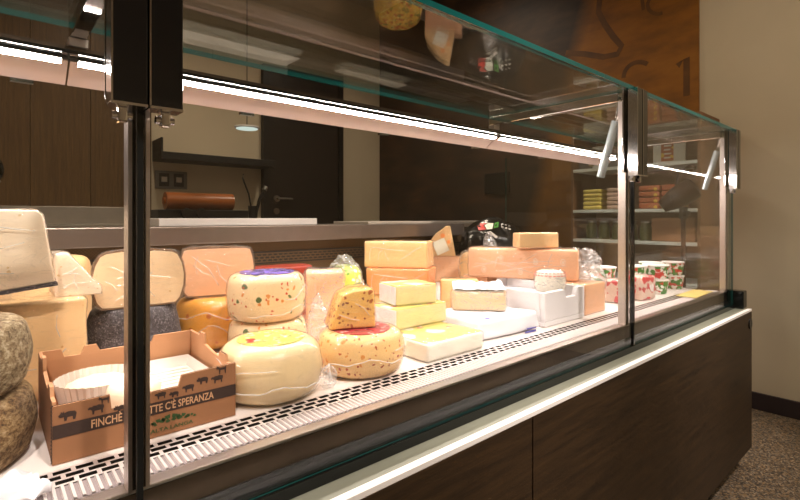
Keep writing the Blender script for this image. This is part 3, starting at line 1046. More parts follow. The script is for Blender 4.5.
for v in bm.verts:
    x, y = v.co.x, v.co.y
    n = abs(noise.noise(Vector((x * 1.8 + 4, y * 1.8, 1.1)))) + 0.5 * abs(noise.noise(Vector((x * 4, y * 4, 7.1))))
    v.co = Vector((x * 0.066, y * 0.05 + 0.016, 0.051 + 0.012 * n + 0.006 * max(0, y)))
link('paper_flap', to_mesh(bm), 'paper_white', bw)

# foam box
fb = empty('foam_box', (1.172, 0.803, ZD + 0.0008))
tag(fb, 'white polystyrene foam box with notched rim', 'box')
hx, hy, fh, th = 0.101, 0.135, 0.088, 0.014
link('box_bottom', box_me(-hx, hx, -hy, hy, 0, th, 0.003), 'foam_white', fb)
link('box_wall', prism_me([(-hx, 0.0141), (hx, 0.0141), (hx, fh), (0.062, fh), (0.052, fh - 0.022), (0.004, fh - 0.022), (-0.006, fh), (-hx, fh)], -hy, -hy + th, 0.002), 'foam_white', fb)
link('box_wall', prism_me([(-hx, 0.0141), (hx, 0.0141), (hx, fh), (0.055, fh), (0.045, fh - 0.015), (-0.045, fh - 0.015), (-0.055, fh), (-hx, fh)], hy - th, hy, 0.002), 'foam_white', fb)
for s in (-1, 1):
    xa, xb = sorted((s * hx, s * (hx - th)))
    link('box_wall', box_me(xa, xb, -hy + th + 0.0005, hy - th - 0.0005, 0.0141, fh, 0.002), 'foam_white', fb)
put('cheese_tub', to_mesh(block_bm(0.17, 0.13, 0.05, 0.006, 3, 0.001, 2.0)), 'paper_white', 'white wrapped cheese filling the inside of the foam box', 'cheese', (1.172, 0.845, ZD + 0.0145))
sm = put('wrapped_cheese', wheel_me(0.040, 0.060, 0.03, 0.25, 40, 0.0015, 5.0), 'rind_white', 'small round white cheese with red print sitting in the foam box', 'cheese', (1.205, 0.735, ZD + 0.070))
bm = bmesh.new()
for z0, z1 in ((0.047, 0.050), (0.054, 0.0565)):
    n = 26
    for i in range(n):
        a, b = 2 * math.pi * i / n, 2 * math.pi * (i + 0.62) / n
        rr = 0.0460 if z0 < 0.05 else 0.0435
        bm.faces.new([bm.verts.new((rr * math.cos(q), rr * math.sin(q), z)) for q, z in ((a, z0), (b, z0), (b, z1), (a, z1))])
link('red_print', to_mesh(bm), 'ink_red', sm)
add_film(sm, mat='film_hazy', off=0.0025, amp=0.003)

# long wrapped loaf, blocks around it
RL = math.atan2(-0.898, 0.439)
blk('peach cheese block standing on deck beside the foam box under the long loaf', (1.352, 0.80), ZD, 0.12, 0.25, 0.087, 'cheese_peach', 0.0, 'film', 10)
blk('peach cheese block hidden beneath the far end of the long loaf', (1.262, 1.02), ZD, 0.09, 0.10, 0.087, 'cheese_peach', 0.0, 'film', 11)
ll = blk('long peach cheese loaf in printed clear film lying across the foam box', (1.300, 0.890), ZD + 0.0895, 0.335, 0.10, 0.092, 'cheese_peach', RL, None, 12, 0.006)
# ring marks printed on the film
def ring_print(parent, x, z, r, y):
    bm = bmesh.new()
    n = 16
    for r0, r1 in ((r, r * 0.86),):
        A = [bm.verts.new((x + r0 * 0.75 * math.cos(2 * math.pi * k / n), y, z + r0 * math.sin(2 * math.pi * k / n))) for k in range(n)]
        B = [bm.verts.new((x + r1 * 0.75 * math.cos(2 * math.pi * k / n), y, z + r1 * math.sin(2 * math.pi * k / n))) for k in range(n)]
        for k in range(n):
            bm.faces.new((A[k], A[(k + 1) % n], B[(k + 1) % n], B[k]))
    for dx in (-0.3, 0.1):
        bm.faces.new([bm.verts.new((x + r * (dx + a), y, z + r * b)) for a, b in ((0, -0.45), (0.2, -0.45), (0.2, 0.45), (0, 0.45))])
    return link('printed_mark', to_mesh(bm), 'label_white', parent)
for x, z in ((-0.115, 0.026), (-0.06, 0.062), (0.0, 0.024), (0.045, 0.056), (0.125, 0.056)):
    ring_print(ll, x, z, 0.010, -0.0530)
add_film(ll, off=0.001, amp=0.005, freq=38, seed=5.0, cuts=2)
link('film_end', crumple_me(0.05, 0.045, 0.048, 21.0, 0.6, flat=False), 'film_loose', ll, (0.190, 0.0, 0.004))
st = blk('small pale yellow cheese block on top of the long loaf', (1.300, 0.845), ZD + 0.1875, 0.125, 0.062, 0.045, 'cheese_straw', R(-36), 'film', 13, 0.004, 0.001, 0.003)

# black wrapped cheese with tricolour print
sk = bmesh.new()
bmesh.ops.create_icosphere(sk, subdivisions=5, radius=1.0)
for v in sk.verts:
    n = noise.noise(v.co * 2.2) * 0.08 + (0.5 - abs(noise.noise(v.co * 5))) * 0.05
    v.co *= 0.96 + n
    v.co = Vector((v.co.x * 0.172, v.co.y * 0.145, v.co.z * 0.145 + 0.140))
    v.co.z = max(0, v.co.z)
bs = put('black_wrapped_cheese', to_mesh(sk), 'black_film', 'big round cheese in glossy black film with tricolour print at the back of the deck', 'cheese', (1.815, 1.415, ZD))
def on_black(polys, mat, name):
    """flat print laid on the camera-facing side of the round cheese"""
    bm = bmesh.new()
    bm2 = bmesh.new()
    bm2.from_mesh(bs.data)
    from mathutils.bvhtree import BVHTree
    bv = BVHTree.FromBMesh(bm2)
    ax = Vector((-0.78, -0.62, 0))
    sx = Vector((0.62, -0.78, 0))
    for poly in polys:
        vs = []
        for x, z in poly:
            o = sx * x + Vector((0, 0, z)) + ax * 0.4
            hit = bv.ray_cast(o, -ax)
            p = hit[0] if hit[0] is not None else sx * x + Vector((0, 0, z)) + ax * 0.1
            vs.append(bm.verts.new(p + ax * 0.003))
        bm.faces.new(vs)
    bm2.free()
    return link(name, to_mesh(bm), mat, bs)
def up(poly, k=1.35):
    return [(x * k, 0.240 + (z - 0.238) * k * 0.9) for x, z in poly]
on_black([up([(-0.045, 0.225), (-0.02, 0.228), (-0.03, 0.243), (-0.016, 0.253), (-0.04, 0.25), (-0.05, 0.24)])], 'tomato_red', 'red_print')
on_black([up([(-0.018, 0.228), (0.0, 0.230), (0.004, 0.25), (-0.014, 0.252), (-0.026, 0.243)])], 'label_white', 'white_print')
on_black([up([(0.004, 0.232), (0.02, 0.236), (0.022, 0.256), (0.008, 0.252)])], 'leaf_green', 'green_print')
on_black([up([(-0.03, 0.218), (-0.01, 0.214), (0.012, 0.196), (0.018, 0.202), (-0.006, 0.222)])], 'net_white', 'cord')
on_black([up([(0.03 + 0.012 * i, 0.235 - 0.004 * i), (0.038 + 0.012 * i, 0.235 - 0.004 * i), (0.036 + 0.012 * i, 0.250 - 0.004 * i), (0.030 + 0.012 * i, 0.249 - 0.004 * i)]) for i in range(3)], 'net_white', 'white_lettering')
# back row, seen mostly as reflections in the glass roof
put('herb_coated_cheese', wheel_me(0.095, 0.15, 0.04, 0.3, 56, 0.002, 6.0), 'herb_coat', 'round cheese coated in red, green and yellow herbs behind the stacked yellow blocks', 'cheese', (1.255, 1.45, ZD))
yc = put('round_cheese', wheel_me(0.07, 0.14, 0.03, 0.2, 40, 0.001, 3.0), 'cheese_yellow', 'yellow cheese in crinkled film behind the long peach loaf', 'cheese', (1.515, 1.255, ZD))
add_film(yc, mat='film_hazy', off=0.002, amp=0.008, freq=25)
put('plastic_bag', crumple_me(0.04, 0.04, 0.12, 33.0, 0.5), 'film_loose', 'clear crumpled bag between the black wrapped cheese and the peach block', 'bag', (1.640, 1.295, ZD + 0.0))

# ------------------------------------------------------------------ right end of the deck
put('plastic_bag', crumple_me(0.072, 0.062, 0.078, 41.0, 0.6), 'film_loose', 'big crumpled clear bag at the end of the long loaf', 'bag', (1.495, 0.775, ZD))
wp = put('wrapped_pack', to_mesh(block_bm(0.07, 0.07, 0.075, 0.008, 4, 0.002, 3.0)), 'film_red', 'red and white printed cheese pack beside the crumpled bag', 'pack', (1.585, 0.715, ZD), R(10))
add_film(wp, off=0.001, amp=0.004)
wp = put('wrapped_pack', to_mesh(block_bm(0.085, 0.08, 0.082, 0.008, 4, 0.002, 4.0)), 'film_red', 'red and white printed cheese pack with tubs standing behind it', 'pack', (1.700, 0.700, ZD), R(-12))
add_film(wp, off=0.001, amp=0.004)

def tub(label, loc, r, h, rz, group):
    t = empty('cheese_tub', loc, rz)
    tag(t, label, 'tub', group)
    bm = lathe_bm([(0, 0), (r * 0.78, 0), (r * 0.80, 0.002), (r * 0.98, h - 0.006), (r * 0.98, h - 0.005), (0, h - 0.005)], 28)
    link('cup', to_mesh(bm), 'tub_print', t)
    bm = lathe_bm([(0, h - 0.0048), (r, h - 0.0048), (r * 1.02, h - 0.003), (r, h), (r * 0.94, h), (r * 0.92, h - 0.001), (0, h - 0.001)], 28)
    link('lid', to_mesh(bm), 'tub_white', t)
    return t
TUBW = ('right behind the red and white printed pack', 'of the stack nearest the flat yellow card', 'of the stack behind the row, away from the glass', 'of the stack against the end glass', 'of the stack behind the crumpled bag')
for i, (x, y, n, r) in enumerate(((1.790, 0.748, 2, 0.043), (1.884, 0.710, 2, 0.045), (1.972, 0.762, 2, 0.042), (2.062, 0.712, 2, 0.040), (1.66, 0.80, 2, 0.042))):
    for k in range(n):
        tub(('upper' if k else 'lower') + ' printed white cheese tub ' + TUBW[i], (x, y, ZD + 0.0015 + 0.0535 * k), r, 0.0525, 0.7 * k + i, 'stacked printed tubs')
pc = put('price_card', box_me(-0.105, 0.105, -0.032, 0.032, 0, 0.0015), 'card_yellow', 'pale yellow card lying flat on the steel strip near the tubs', 'card', (1.945, 0.598, 0.6592), R(2), smooth=False)

# wrinkled white liner paper beside the rustic wheels
bm = bmesh.new()
bmesh.ops.create_grid(bm, x_segments=40, y_segments=30, size=1.0)
for v in bm.verts:
    x, y = v.co.x, v.co.y
    n = abs(noise.noise(Vector((x * 2.2, y * 2.2, 3.1))))
    v.co = Vector((x * 0.05, y * 0.030, 0.0008 + 0.030 * n))
lo_ = put('liner_paper', to_mesh(bm), 'paper_white', 'wrinkled white liner paper sticking out under the rustic wheels', 'paper', (-0.005, 0.600, 0.6605), R(14))
lo_.modifiers.new('thick', 'SOLIDIFY').thickness = 0.0006

# ------------------------------------------------------------------ printed cardboard box
cb = empty('cardboard_box', (0.057, 0.660, ZD + 0.0012))
tag(cb, 'open brown cardboard box printed with farm animals and a dark lettered band', 'box')
W, DP, T = 0.210, 0.188, 0.004
zf = 0.070
def panel_mats(me, axis, sign):
    me.materials.append(MATS['cardboard'])
    me.materials.append(MATS['cardboard_in'])
    for p in me.polygons:
        p.material_index = 0 if p.normal[axis] * sign > 0.5 else 1
    return me
front = prism_me([(0, 0), (W, 0), (W, zf + 0.004), (0.138, zf + 0.002), (0.134, zf - 0.012), (0.098, zf - 0.012), (0.096, zf - 0.002), (0.082, zf - 0.002), (0.080, zf - 0.022), (0.058, zf - 0.022), (0.056, zf - 0.004), (0, zf - 0.004)], 0, T)
fp = link('front_panel', panel_mats(front, 1, -1), None, cb)
back = prism_me([(0, 0), (W, 0), (W, 0.088), (0.15, 0.088), (0.146, 0.078), (0.075, 0.078), (0.07, 0.088), (0.055, 0.088), (0.05, 0.076), (0.03, 0.076), (0.026, 0.088), (0, 0.088)], DP - T, DP)
link('back_panel', panel_mats(back, 1, 1), None, cb)
side_poly = [(T, 0.0), (DP - T, 0.0), (DP - T, 0.088), (0.14, 0.088), (0.136, 0.094), (0.12, 0.094), (0.116, 0.078), (0.075, 0.072), (0.055, 0.072), (0.052, 0.080), (0.03, 0.080), (0.026, zf), (T, zf)]
for xs, sg in ((0.0, -1), (W - T, 1)):
    sm_ = prism_me(side_poly, xs, xs + T)
    sm_.transform(Matrix(((0, 1, 0, 0), (1, 0, 0, 0), (0, 0, 1, 0), (0, 0, 0, 1))))
    sm_.flip_normals()
    link('side_panel', panel_mats(sm_, 0, sg), None, cb)
link('bottom', box_me(T, W - T, T, DP - T, 0, T), 'cardboard_in', cb)
# corrugated edges
def flute(p, q, ax, n):
    p, q = Vector(p), Vector(q)
    return path_me([p.lerp(q, i / n) + Vector(ax) * (0.0011 if i % 2 else -0.0011) for i in range(n + 1)], 0.0006, 4)
for (xa, za), (xb_, zb) in (((0, zf - 0.004), (0.056, zf - 0.004)), ((0.058, zf - 0.022), (0.080, zf - 0.022)), ((0.098, zf - 0.012), (0.134, zf - 0.012)), ((0.138, zf + 0.002), (W, zf + 0.004))):
    link('corrugated_edge', flute((xa, T / 2, za), (xb_, T / 2, zb), (0, 1, 0), max(6, int((xb_ - xa) / 0.0022))), 'print_brown', cb)
link('corrugated_edge', flute((W - T / 2, 0.03, 0.080), (W - T / 2, 0.052, 0.080), (1, 0, 0), 10), 'print_brown', cb)
link('corrugated_edge', path_me([(-0.0012 + 0.0016 * (i % 2), 0.001, 0.002 + i * 0.0021) for i in range(32)], 0.0008, 5), 'print_brown', cb)
link('printed_band', flat_xz([[(0.0, 0.029), (W, 0.029), (W, 0.0445), (0.0, 0.0445)]], -0.0006), 'print_brown', fp)
tm = text_me("FINCH\u00c8 C'\u00c8 LATTE C'\u00c8 SPERANZA", 0.0135, 0.142, 0.0002)
link('band_lettering', tm, 'print_tan', fp, (0.037, -0.0012, 0.0322), (R(90), 0, 0))
COW = [(-1.0, 0.1), (-0.75, 0.35), (-0.7, 0.6), (-0.55, 0.4), (-0.4, 0.62), (-0.35, 0.35), (0.1, 0.5), (0.8, 0.4), (1.0, 0.1), (0.95, -0.2), (0.85, -0.7), (0.6, -0.7), (0.55, -0.25), (0.0, -0.25), (-0.1, -0.7), (-0.35, -0.7), (-0.4, -0.15), (-0.7, -0.2), (-0.9, -0.1)]
SHEEP = [(-1.0, 0.25), (-0.8, 0.45), (-0.55, 0.4), (-0.3, 0.55), (0.0, 0.5), (0.3, 0.6), (0.6, 0.5), (0.9, 0.45), (0.95, 0.1), (0.8, -0.15), (0.8, -0.65), (0.62, -0.65), (0.55, -0.2), (-0.2, -0.2), (-0.25, -0.65), (-0.45, -0.65), (-0.5, -0.1), (-0.7, 0.1), (-0.95, 0.05)]
GOAT = [(-1.0, 0.3), (-0.85, 0.55), (-0.95, 0.9), (-0.7, 0.6), (-0.5, 0.5), (-0.3, 0.3), (0.6, 0.35), (0.85, 0.6), (0.85, 0.2), (0.8, -0.8), (0.62, -0.8), (0.55, -0.1), (-0.2, -0.1), (-0.25, -0.8), (-0.42, -0.8), (-0.5, 0.0), (-0.75, 0.2), (-0.8, 0.0)]
for x, z, s, A in ((0.014, 0.0535, 0.0088, COW), (0.042, 0.0530, 0.0085, SHEEP), (0.067, 0.0475, 0.0075, COW), (0.089, 0.054, 0.0078, GOAT), (0.112, 0.0520, 0.0070, SHEEP), (0.146, 0.0535, 0.0078, SHEEP), (0.128, 0.0500, 0.006, COW),
                   (0.164, 0.0600, 0.0078, COW), (0.184, 0.0570, 0.0085, SHEEP), (0.190, 0.0690, 0.0075, GOAT), (0.050, 0.0620, 0.006, GOAT)):
    link('animal_print', flat_xz([[(x + s * a, z + s * b) for a, b in A]], -0.0006), 'print_brown', fp)
hills = []
for k, (cx, rr) in enumerate(((0.112, 0.013), (0.124, 0.016), (0.136, 0.013), (0.100, 0.009), (0.148, 0.009))):
    for q in range(4):
        a0, a1 = R(20 + 36 * q), R(20 + 36 * q + 26)
        hills.append([(cx + rr * math.cos(a) * f, 0.0125 + rr * 0.8 * math.sin(a) * f) for a, f in ((a0, 1), (a1, 1), (a1, 0.62), (a0, 0.62))])
link('hills_emblem', flat_xz(hills, -0.0007), 'print_green', fp)
link('emblem_lettering', text_me('ALTA LANGA', 0.0065, 0.052, 0.0001), 'print_green', fp, (0.100, -0.0010, 0.0062), (R(90), 0, 0))

# fluted paper cups in the box
def cup(label, cx, cy, r, h, content):
    n = 72
    bm = bmesh.new()
    rings = []
    for (rf, z) in ((0.80, 0.001), (0.82, h * 0.3), (0.93, h * 0.75), (1.0, h)):
        rings.append([bm.verts.new(((r * rf + (0.0012 if k % 2 else -0.0012)) * math.cos(2 * math.pi * k / n), (r * rf + (0.0012 if k % 2 else -0.0012)) * math.sin(2 * math.pi * k / n), z)) for k in range(n)])
    for a_, b_ in zip(rings, rings[1:]):
        for k in range(n):
            bm.faces.new((a_[k], a_[(k + 1) % n], b_[(k + 1) % n], b_[k]))
    bm.faces.new(rings[0])
    o = put('paper_cup', to_mesh(bm), 'cup_paper', label, 'paper cup', (cx, cy, ZD + 0.0055), smooth=False)
    return o
cup('fluted white paper cup holding soft cheese in the cardboard box', 0.118, 0.765, 0.051, 0.058, True)
bm = lathe_bm([(0, 0), (0.034, 0), (0.038, 0.01), (0.041, 0.035), (0.036, 0.044), (0.02, 0.047), (0, 0.048)], 40)
bmesh.ops.subdivide_edges(bm, edges=bm.edges[:], cuts=1)
jitter(bm, 0.004, 60, 3.0)
put('soft_cheese', to_mesh(bm), 'curd', 'round lumpy white soft cheese inside the fluted paper cup', 'cheese', (0.118, 0.765, ZD + 0.0085))
bm = lathe_bm([(0, 0), (0.024, 0), (0.030, 0.01), (0.032, 0.045), (0.026, 0.053), (0, 0.054)], 36)
bmesh.ops.subdivide_edges(bm, edges=bm.edges[:], cuts=1)
jitter(bm, 0.004, 60, 7.0)
put('soft_cheese', to_mesh(bm), 'curd', 'small white soft cheese behind the notch in the box front', 'cheese', (0.148, 0.708, ZD + 0.0075))
# empty white tray on the right of the box
tr = empty('paper_tray', (0.216, 0.755, ZD + 0.0055))
tag(tr, 'empty white paper tray with low rim inside the cardboard box', 'tray')
bm = bmesh.new()
sh = [(0.040, 0.001, 0.075), (0.041, 0.040, 0.078)]
A = [bm.verts.new((sx * 0.036, sy * 0.075, 0.030)) for sx, sy in ((-1, -1), (1, -1), (1, 1), (-1, 1))]
B = [bm.verts.new((sx * 0.041, sy * 0.082, 0.046)) for sx, sy in ((-1, -1), (1, -1), (1, 1), (-1, 1))]
bm.faces.new(A)
for k in range(4):
    bm.faces.new((A[k], A[(k + 1) % 4], B[(k + 1) % 4], B[k]))
link('tray_shell', to_mesh(bm), 'cup_paper', tr)
link('cheese_base', box_me(-0.034, 0.034, -0.07, 0.07, 0, 0.0295), 'curd', tr)
for i in range(9):
    link('tray_fold', box_me(-0.034, 0.034, -0.068 + i * 0.0155, -0.064 + i * 0.0155, 0.0301, 0.0316), 'cup_paper', tr)

# ------------------------------------------------------------------ things on the back ledge
put('cutting_board', box_me(-0.283, 0.283, -0.13, 0.13, 0, 0.025, 0.002), 'white_trim', 'white plastic cutting board lying on the steel back ledge', 'cutting board', (0.690, 1.735, 0.9085), smooth=False)
put('sheet_paper', box_me(-0.2, 0.2, -0.12, 0.12, 0, 0.011, 0.001), 'paper_grey', 'stack of grey wrapping sheets on the back ledge', 'paper', (1.40, 1.72, 0.9085), R(4), smooth=False)
bm = bmesh.new()
bm_box(bm, -0.24, 0.22, -0.045, 0.045, 0, 0.012)
bmesh.ops.bevel(bm, geom=bm.edges[:], offset=0.004, segments=2, affect='EDGES')
put('steel_tray', to_mesh(bm), 'tray_steel', 'narrow steel tray on the back ledge above the black wrapped cheese', 'tray', (1.87, 1.665, 0.9085), R(-6), smooth=False)
# ledge carries on under the tray
P('ledge_extension', (1.802, 2.11, 1.60, 1.90, 0.890, 0.908), 'steel', 0.002)

# ------------------------------------------------------------------ back counter and wall things
bc = empty('back_counter', (0, YB - 0.031, 0))
tag(bc, 'dark back counter with steel top along the wood clad wall', 'counter')
link('counter_body', box_me(-1.5, 1.55, -0.58, 0, 0.08, 0.87), 'carton_white', bc)
for k in range(6):
    dd = link('cabinet_door', box_me(-1.49 + k * 0.507, -0.99 + k * 0.507, -0.6, -0.5805, 0.1, 0.86, 0.002), 'carton_white', bc)
    link('door_pull', box_me(-1.34 + k * 0.507, -1.14 + k * 0.507, -0.612, -0.6005, 0.82, 0.832), 'brass_steel', dd)
link('counter_plinth', box_me(-1.5, 1.55, -0.55, 0, 0.0, 0.0795), 'kick_black', bc)
link('steel_top', box_me(-1.5, 1.57, -0.63, 0, 0.8705, 0.90, 0.003), 'tray_steel', bc)
link('backsplash', box_me(-1.5, 0.83, -0.02, 0, 0.9005, 1.005, 0.002), 'tray_steel', bc)
bm = bmesh.new()
prof = [(0.0, 0.0), (0.052, 0.0)]
cyl_bm(bm, (0, 0, 0.055), (0.42, 0, 0.055), 0.055, seg=32)
cyl_bm(bm, (-0.012, 0, 0.055), (0.432, 0, 0.055), 0.022, seg=20)
o = put('film_roll', to_mesh(bm), 'roll_brown', 'glossy brown wrapping film roll lying on the back counter', 'roll', (0.84, 3.18, 0.9865), R(0), smooth=False)
rk = put('roll_rack', box_me(-0.08, 0.48, -0.09, 0.09, 0, 0.085, 0.004), 'black_plastic', 'low black dispenser base under the brown film roll', 'dispenser', (0.86, 3.18, 0.9005), smooth=False)
for i, x in enumerate((0.93, 1.02)):
    bm = bmesh.new()
    cyl_bm(bm, (0, 0, 0), (0, -0.03, 0), 0.014)
    cyl_bm(bm, (0, -0.03, 0), (0, -0.05, 0), 0.034, 0.03)
    link('control_knob', to_mesh(bm), 'black_plastic', rk, (x - 0.86, -0.09, 0.062))
# tap and utensil in a holder
ut = empty('utensil_holder', (1.42, 3.2, 0.9005))
tag(ut, 'small dark utensil holder with two thin tools left of the black door', 'utensils')
link('holder_cup', cyl_me((0, 0, 0), (0, 0, 0.12), 0.028, 0.034), 'black_metal', ut)
link('tool_handle', path_me([(0, 0, 0.03), (-0.03, 0, 0.2), (-0.075, 0, 0.31), (-0.07, 0, 0.34)], 0.006), 'black_metal', ut)
link('tool_handle', path_me([(0.01, 0, 0.03), (0.05, 0, 0.17), (0.085, 0, 0.235)], 0.012), 'black_metal', ut)
link('tool_tip', cyl_me((0.085, 0, 0.235), (0.098, 0, 0.26), 0.018, 0.014), 'brass_steel', ut)
# corner shelf on the wall
sh = empty('wall_shelf', (0.86, YB, 1.32))
tag(sh, 'thin black metal wall shelf with upright end above the switches', 'shelf')
link('shelf_board', box_me(0.0, 0.80, -0.22, 0, 0, 0.05, 0.002), 'black_metal', sh)
link('shelf_end', box_me(0.0, 0.012, -0.22, 0, 0.0505, 0.14), 'black_metal', sh)
# double switch plate
sw = empty('switch_plate', (0.98, YB, 1.20))
tag(sw, 'grey double switch plate on the beige wall above the brown roll', 'switch')
link('plate', box_me(-0.105, 0.105, -0.012, 0, -0.062, 0.062, 0.004), 'carton_blue', sw)
for x in (-0.048, 0.048):
    s_ = link('socket', box_me(x - 0.033, x + 0.033, -0.016, -0.0121, -0.045, 0.045, 0.002), 'black_plastic', sw)
    link('rocker', box_me(x - 0.018, x + 0.018, -0.020, -0.0161, -0.015, 0.02), 'paper_grey', s_)
# pendant lamp
emit('lamp_soft', (0.85, 1.0, 0.9, 1), 0.75)
pd = empty('pendant_lamp', (1.29, 3.0, 1.52))
tag(pd, 'flat white disc pendant lamp hanging before the beige back wall', 'lamp')
bm = lathe_bm([(0, 0), (0.07, 0), (0.078, 0.004), (0.078, 0.012), (0.04, 0.018), (0, 0.02)], 36)
link('lamp_disc', to_mesh(bm), 'white_trim', pd)
link('cord', cyl_me((0, 0, 0.02), (0, 0, 1.38), 0.003, seg=8), 'black_metal', pd)
link('lamp_glow', cyl_me((0, 0, -0.001), (0, 0, -0.004), 0.068, seg=32), 'lamp_soft', pd)
# square grey socket box on the mural
put('wall_box', box_me(-0.02, 0, -0.11, 0.11, -0.075, 0.075, 0.003), 'black_plastic', 'small square dark wall box on the mural above the back ledge', 'wall box', (XW - 0.0125, 2.16, 1.19), smooth=False)
# black round dial at the left, part of a slicer on the back counter
sl_ = empty('slicer', (-0.09, 2.55, -0.035))
tag(sl_, 'dark slicing machine on a stand with a round black dial at the left end', 'slicer')
link('stand', box_me(-0.3, 0.02, -0.15, 0.2, 0, 0.9, 0.005), 'black_metal', sl_)
link('housing', box_me(-0.3, -0.02, -0.1, 0.15, 0.9005, 1.35, 0.02), 'black_metal', sl_)
dl = link('dial', cyl_me((0.075, -0.11, 1.155), (0.075, -0.16, 1.155), 0.075, 0.07, 32), 'black_gloss', sl_)
link('dial_ring', cyl_me((0.075, -0.161, 1.155), (0.075, -0.168, 1.155), 0.05, 0.046, 32), 'brass_steel', dl)
link('dial_arm', box_me(-0.05, 0.08, -0.13, -0.1005, 1.14, 1.17), 'black_metal', sl_)

# ------------------------------------------------------------------ solid shelf unit and goods standing in for a reflection in the end glass
su = empty('reflected_shelf_unit', (2.835, 0.76, 0))
tag(su, 'white shelf unit with brown back, built in place of a reflection in the end glass', 'shelf unit')
SY = 0.66
ORD = ('first', 'second', 'third', 'fourth', 'fifth')
link('back_board', box_me(-0.016, 0, 0, SY, 0.0, 1.44), 'shelf_back', su)
for y in (0, SY - 0.014):
    link('side_panel', box_me(-0.285, -0.0165, y, y + 0.014, 0, 1.44), 'shelf_back', su)
for z in (0.30, 0.60, 0.80, 0.965, 1.195, 1.39):
    link('shelf', box_me(-0.29, -0.0165, 0.0145, SY - 0.0145, z, z + 0.016, 0.001), 'shelf_board', su)
def on_shelf(name, b, mat, label, cat, group=None, loc=(0, 0, 0), bevel=0.004, rz=0.0):
    return put(name, box_me(*b, bevel=bevel), mat, label, cat, (2.835 + loc[0], 0.76 + loc[1], loc[2]), rz, group, smooth=False)
for k in range(5):
    me = to_mesh(block_bm(0.10, 0.105, 0.021, 0.008, 3, 0.002, k * 1.3))
    put('yellow_packet', me, 'packet_yellow', ORD[k] + ' flat yellow packet from the bottom of its shelf stack', 'packet', (2.835 - 0.22, 0.76 + 0.545, 0.9815 + k * 0.0228), 0, 'stacked yellow packets')
for k in range(5):
    me = to_mesh(block_bm(0.10, 0.10, 0.021, 0.006, 3, 0.002, k * 2.3))
    put('pink_packet', me, 'packet_pink', ORD[k] + ' pinkish packet from the bottom of the stack beside the yellow packets', 'packet', (2.835 - 0.22, 0.76 + 0.41, 0.9815 + k * 0.0235), 0, 'stacked pinkish packets')
for j, yy in enumerate((0.24, 0.13)):
    for k in range(4):
        me = to_mesh(block_bm(0.10, 0.10, 0.028, 0.006, 3, 0.002, k * 3.1 + j))
        put('red_packet', me, 'packet_red', ORD[k] + ' red and yellow packet from the bottom, stack ' + ('next to the pinkish packets', 'away from the pinkish packets')[j], 'packet', (2.835 - 0.22, 0.76 + yy, 0.9815 + k * 0.0302), 0, 'stacked red packets')
for k in range(4):
    on_shelf('white_carton', (-0.04, 0.04, -0.036, 0.036, 0, 0.125), ('carton_white' if k % 2 else 'carton_blue'), ('fourth', 'third', 'second', 'first')[k] + (' white' if k % 2 else ' grey') + ' upright carton counted from the white sign', 'carton', 'cartons on the upper shelf', (-0.2, 0.60 - k * 0.08, 1.2115))
on_shelf('white_carton', (-0.04, 0.04, -0.06, 0.06, 0, 0.07), 'carton_white', 'low white carton on the top board of the shelf unit', 'carton', None, (-0.2, 0.55, 1.4065))
sg = put('shelf_sign', box_me(-0.006, 0.006, -0.075, 0.075, 0, 0.13), 'carton_white', 'white sign with tall red field standing on the upper shelf', 'sign', (2.835 - 0.22, 0.76 + 0.16, 1.2115), 0, smooth=False)
rf = link('red_field', box_me(-0.0078, -0.0062, -0.022, 0.036, 0.012, 0.122), 'packet_red', sg)
bm = bmesh.new()
for i, z in enumerate((0.025, 0.045, 0.065, 0.085, 0.10)):
    bm_box(bm, -0.0088, -0.0079, -0.008 - 0.004 * (i % 2), 0.022, z, z + 0.008)
link('white_marks', to_mesh(bm), 'carton_white', rf)
for k in range(5):
    bm = lathe_bm([(0, 0), (0.028, 0), (0.03, 0.004), (0.03, 0.07), (0.022, 0.082), (0.022, 0.09), (0, 0.09)], 20)
    j_ = put('preserve_jar', to_mesh(bm), 'jar_green', ('last', 'fourth', 'third', 'second', 'first')[k] + ' dark green preserve jar counted from the brown carton', 'jar', (2.835 - 0.2, 0.76 + 0.58 - k * 0.075, 0.8165), 0, 'jars on the low shelf')
    link('lid', cyl_me((0, 0, 0.0905), (0, 0, 0.102), 0.025, seg=20), 'brass_steel', j_)
on_shelf('cardboard_carton', (-0.07, 0.07, -0.1, 0.1, 0, 0.12), 'cardboard', 'brown carton lying on the low shelf beside the jars', 'carton', None, (-0.19, 0.13, 0.8165))

# solid studio lamp on a stand, standing in for its reflection in the glass
lt = empty('reflected_studio_lamp', (2.40, 0.785, 0))
tag(lt, 'dark brown studio spotlight with top handle on a slim stand, built in place of its reflection in the glass', 'lamp')
link('stand_pole', cyl_me((0, 0, 0.35), (0, 0, 0.935), 0.010), 'bronze', lt)
for k in range(3):
    a = R(100 + 120 * k)
    link('stand_leg', cyl_me((0, 0, 0.40), (0.16 * math.cos(a), 0.16 * math.sin(a), 0.012), 0.008), 'bronze', lt)
link('clamp', cyl_me((0, 0, 0.93), (0, 0, 0.985), 0.017), 'black_metal', lt)
link('clamp_knob', cyl_me((-0.03, -0.03, 0.955), (0.0, 0.0, 0.955), 0.012), 'black_metal', lt)
bm = bmesh.new()
d = Vector((-0.25, 0.62, -0.46)).normalized()
pts = [(-0.06, 0.034), (-0.05, 0.05), (0.02, 0.050), (0.05, 0.045), (0.08, 0.036), (0.105, 0.028)]
c0 = Vector((0, 0, 1.045))
for (s0, r0), (s1, r1) in zip(pts, pts[1:]):
    cyl_bm(bm, c0 + d * s0, c0 + d * s1, r0, r1, 24)
link('lamp_body', to_mesh(bm), 'bronze', lt, smooth=False)
UP = Vector((0, 0, 1))
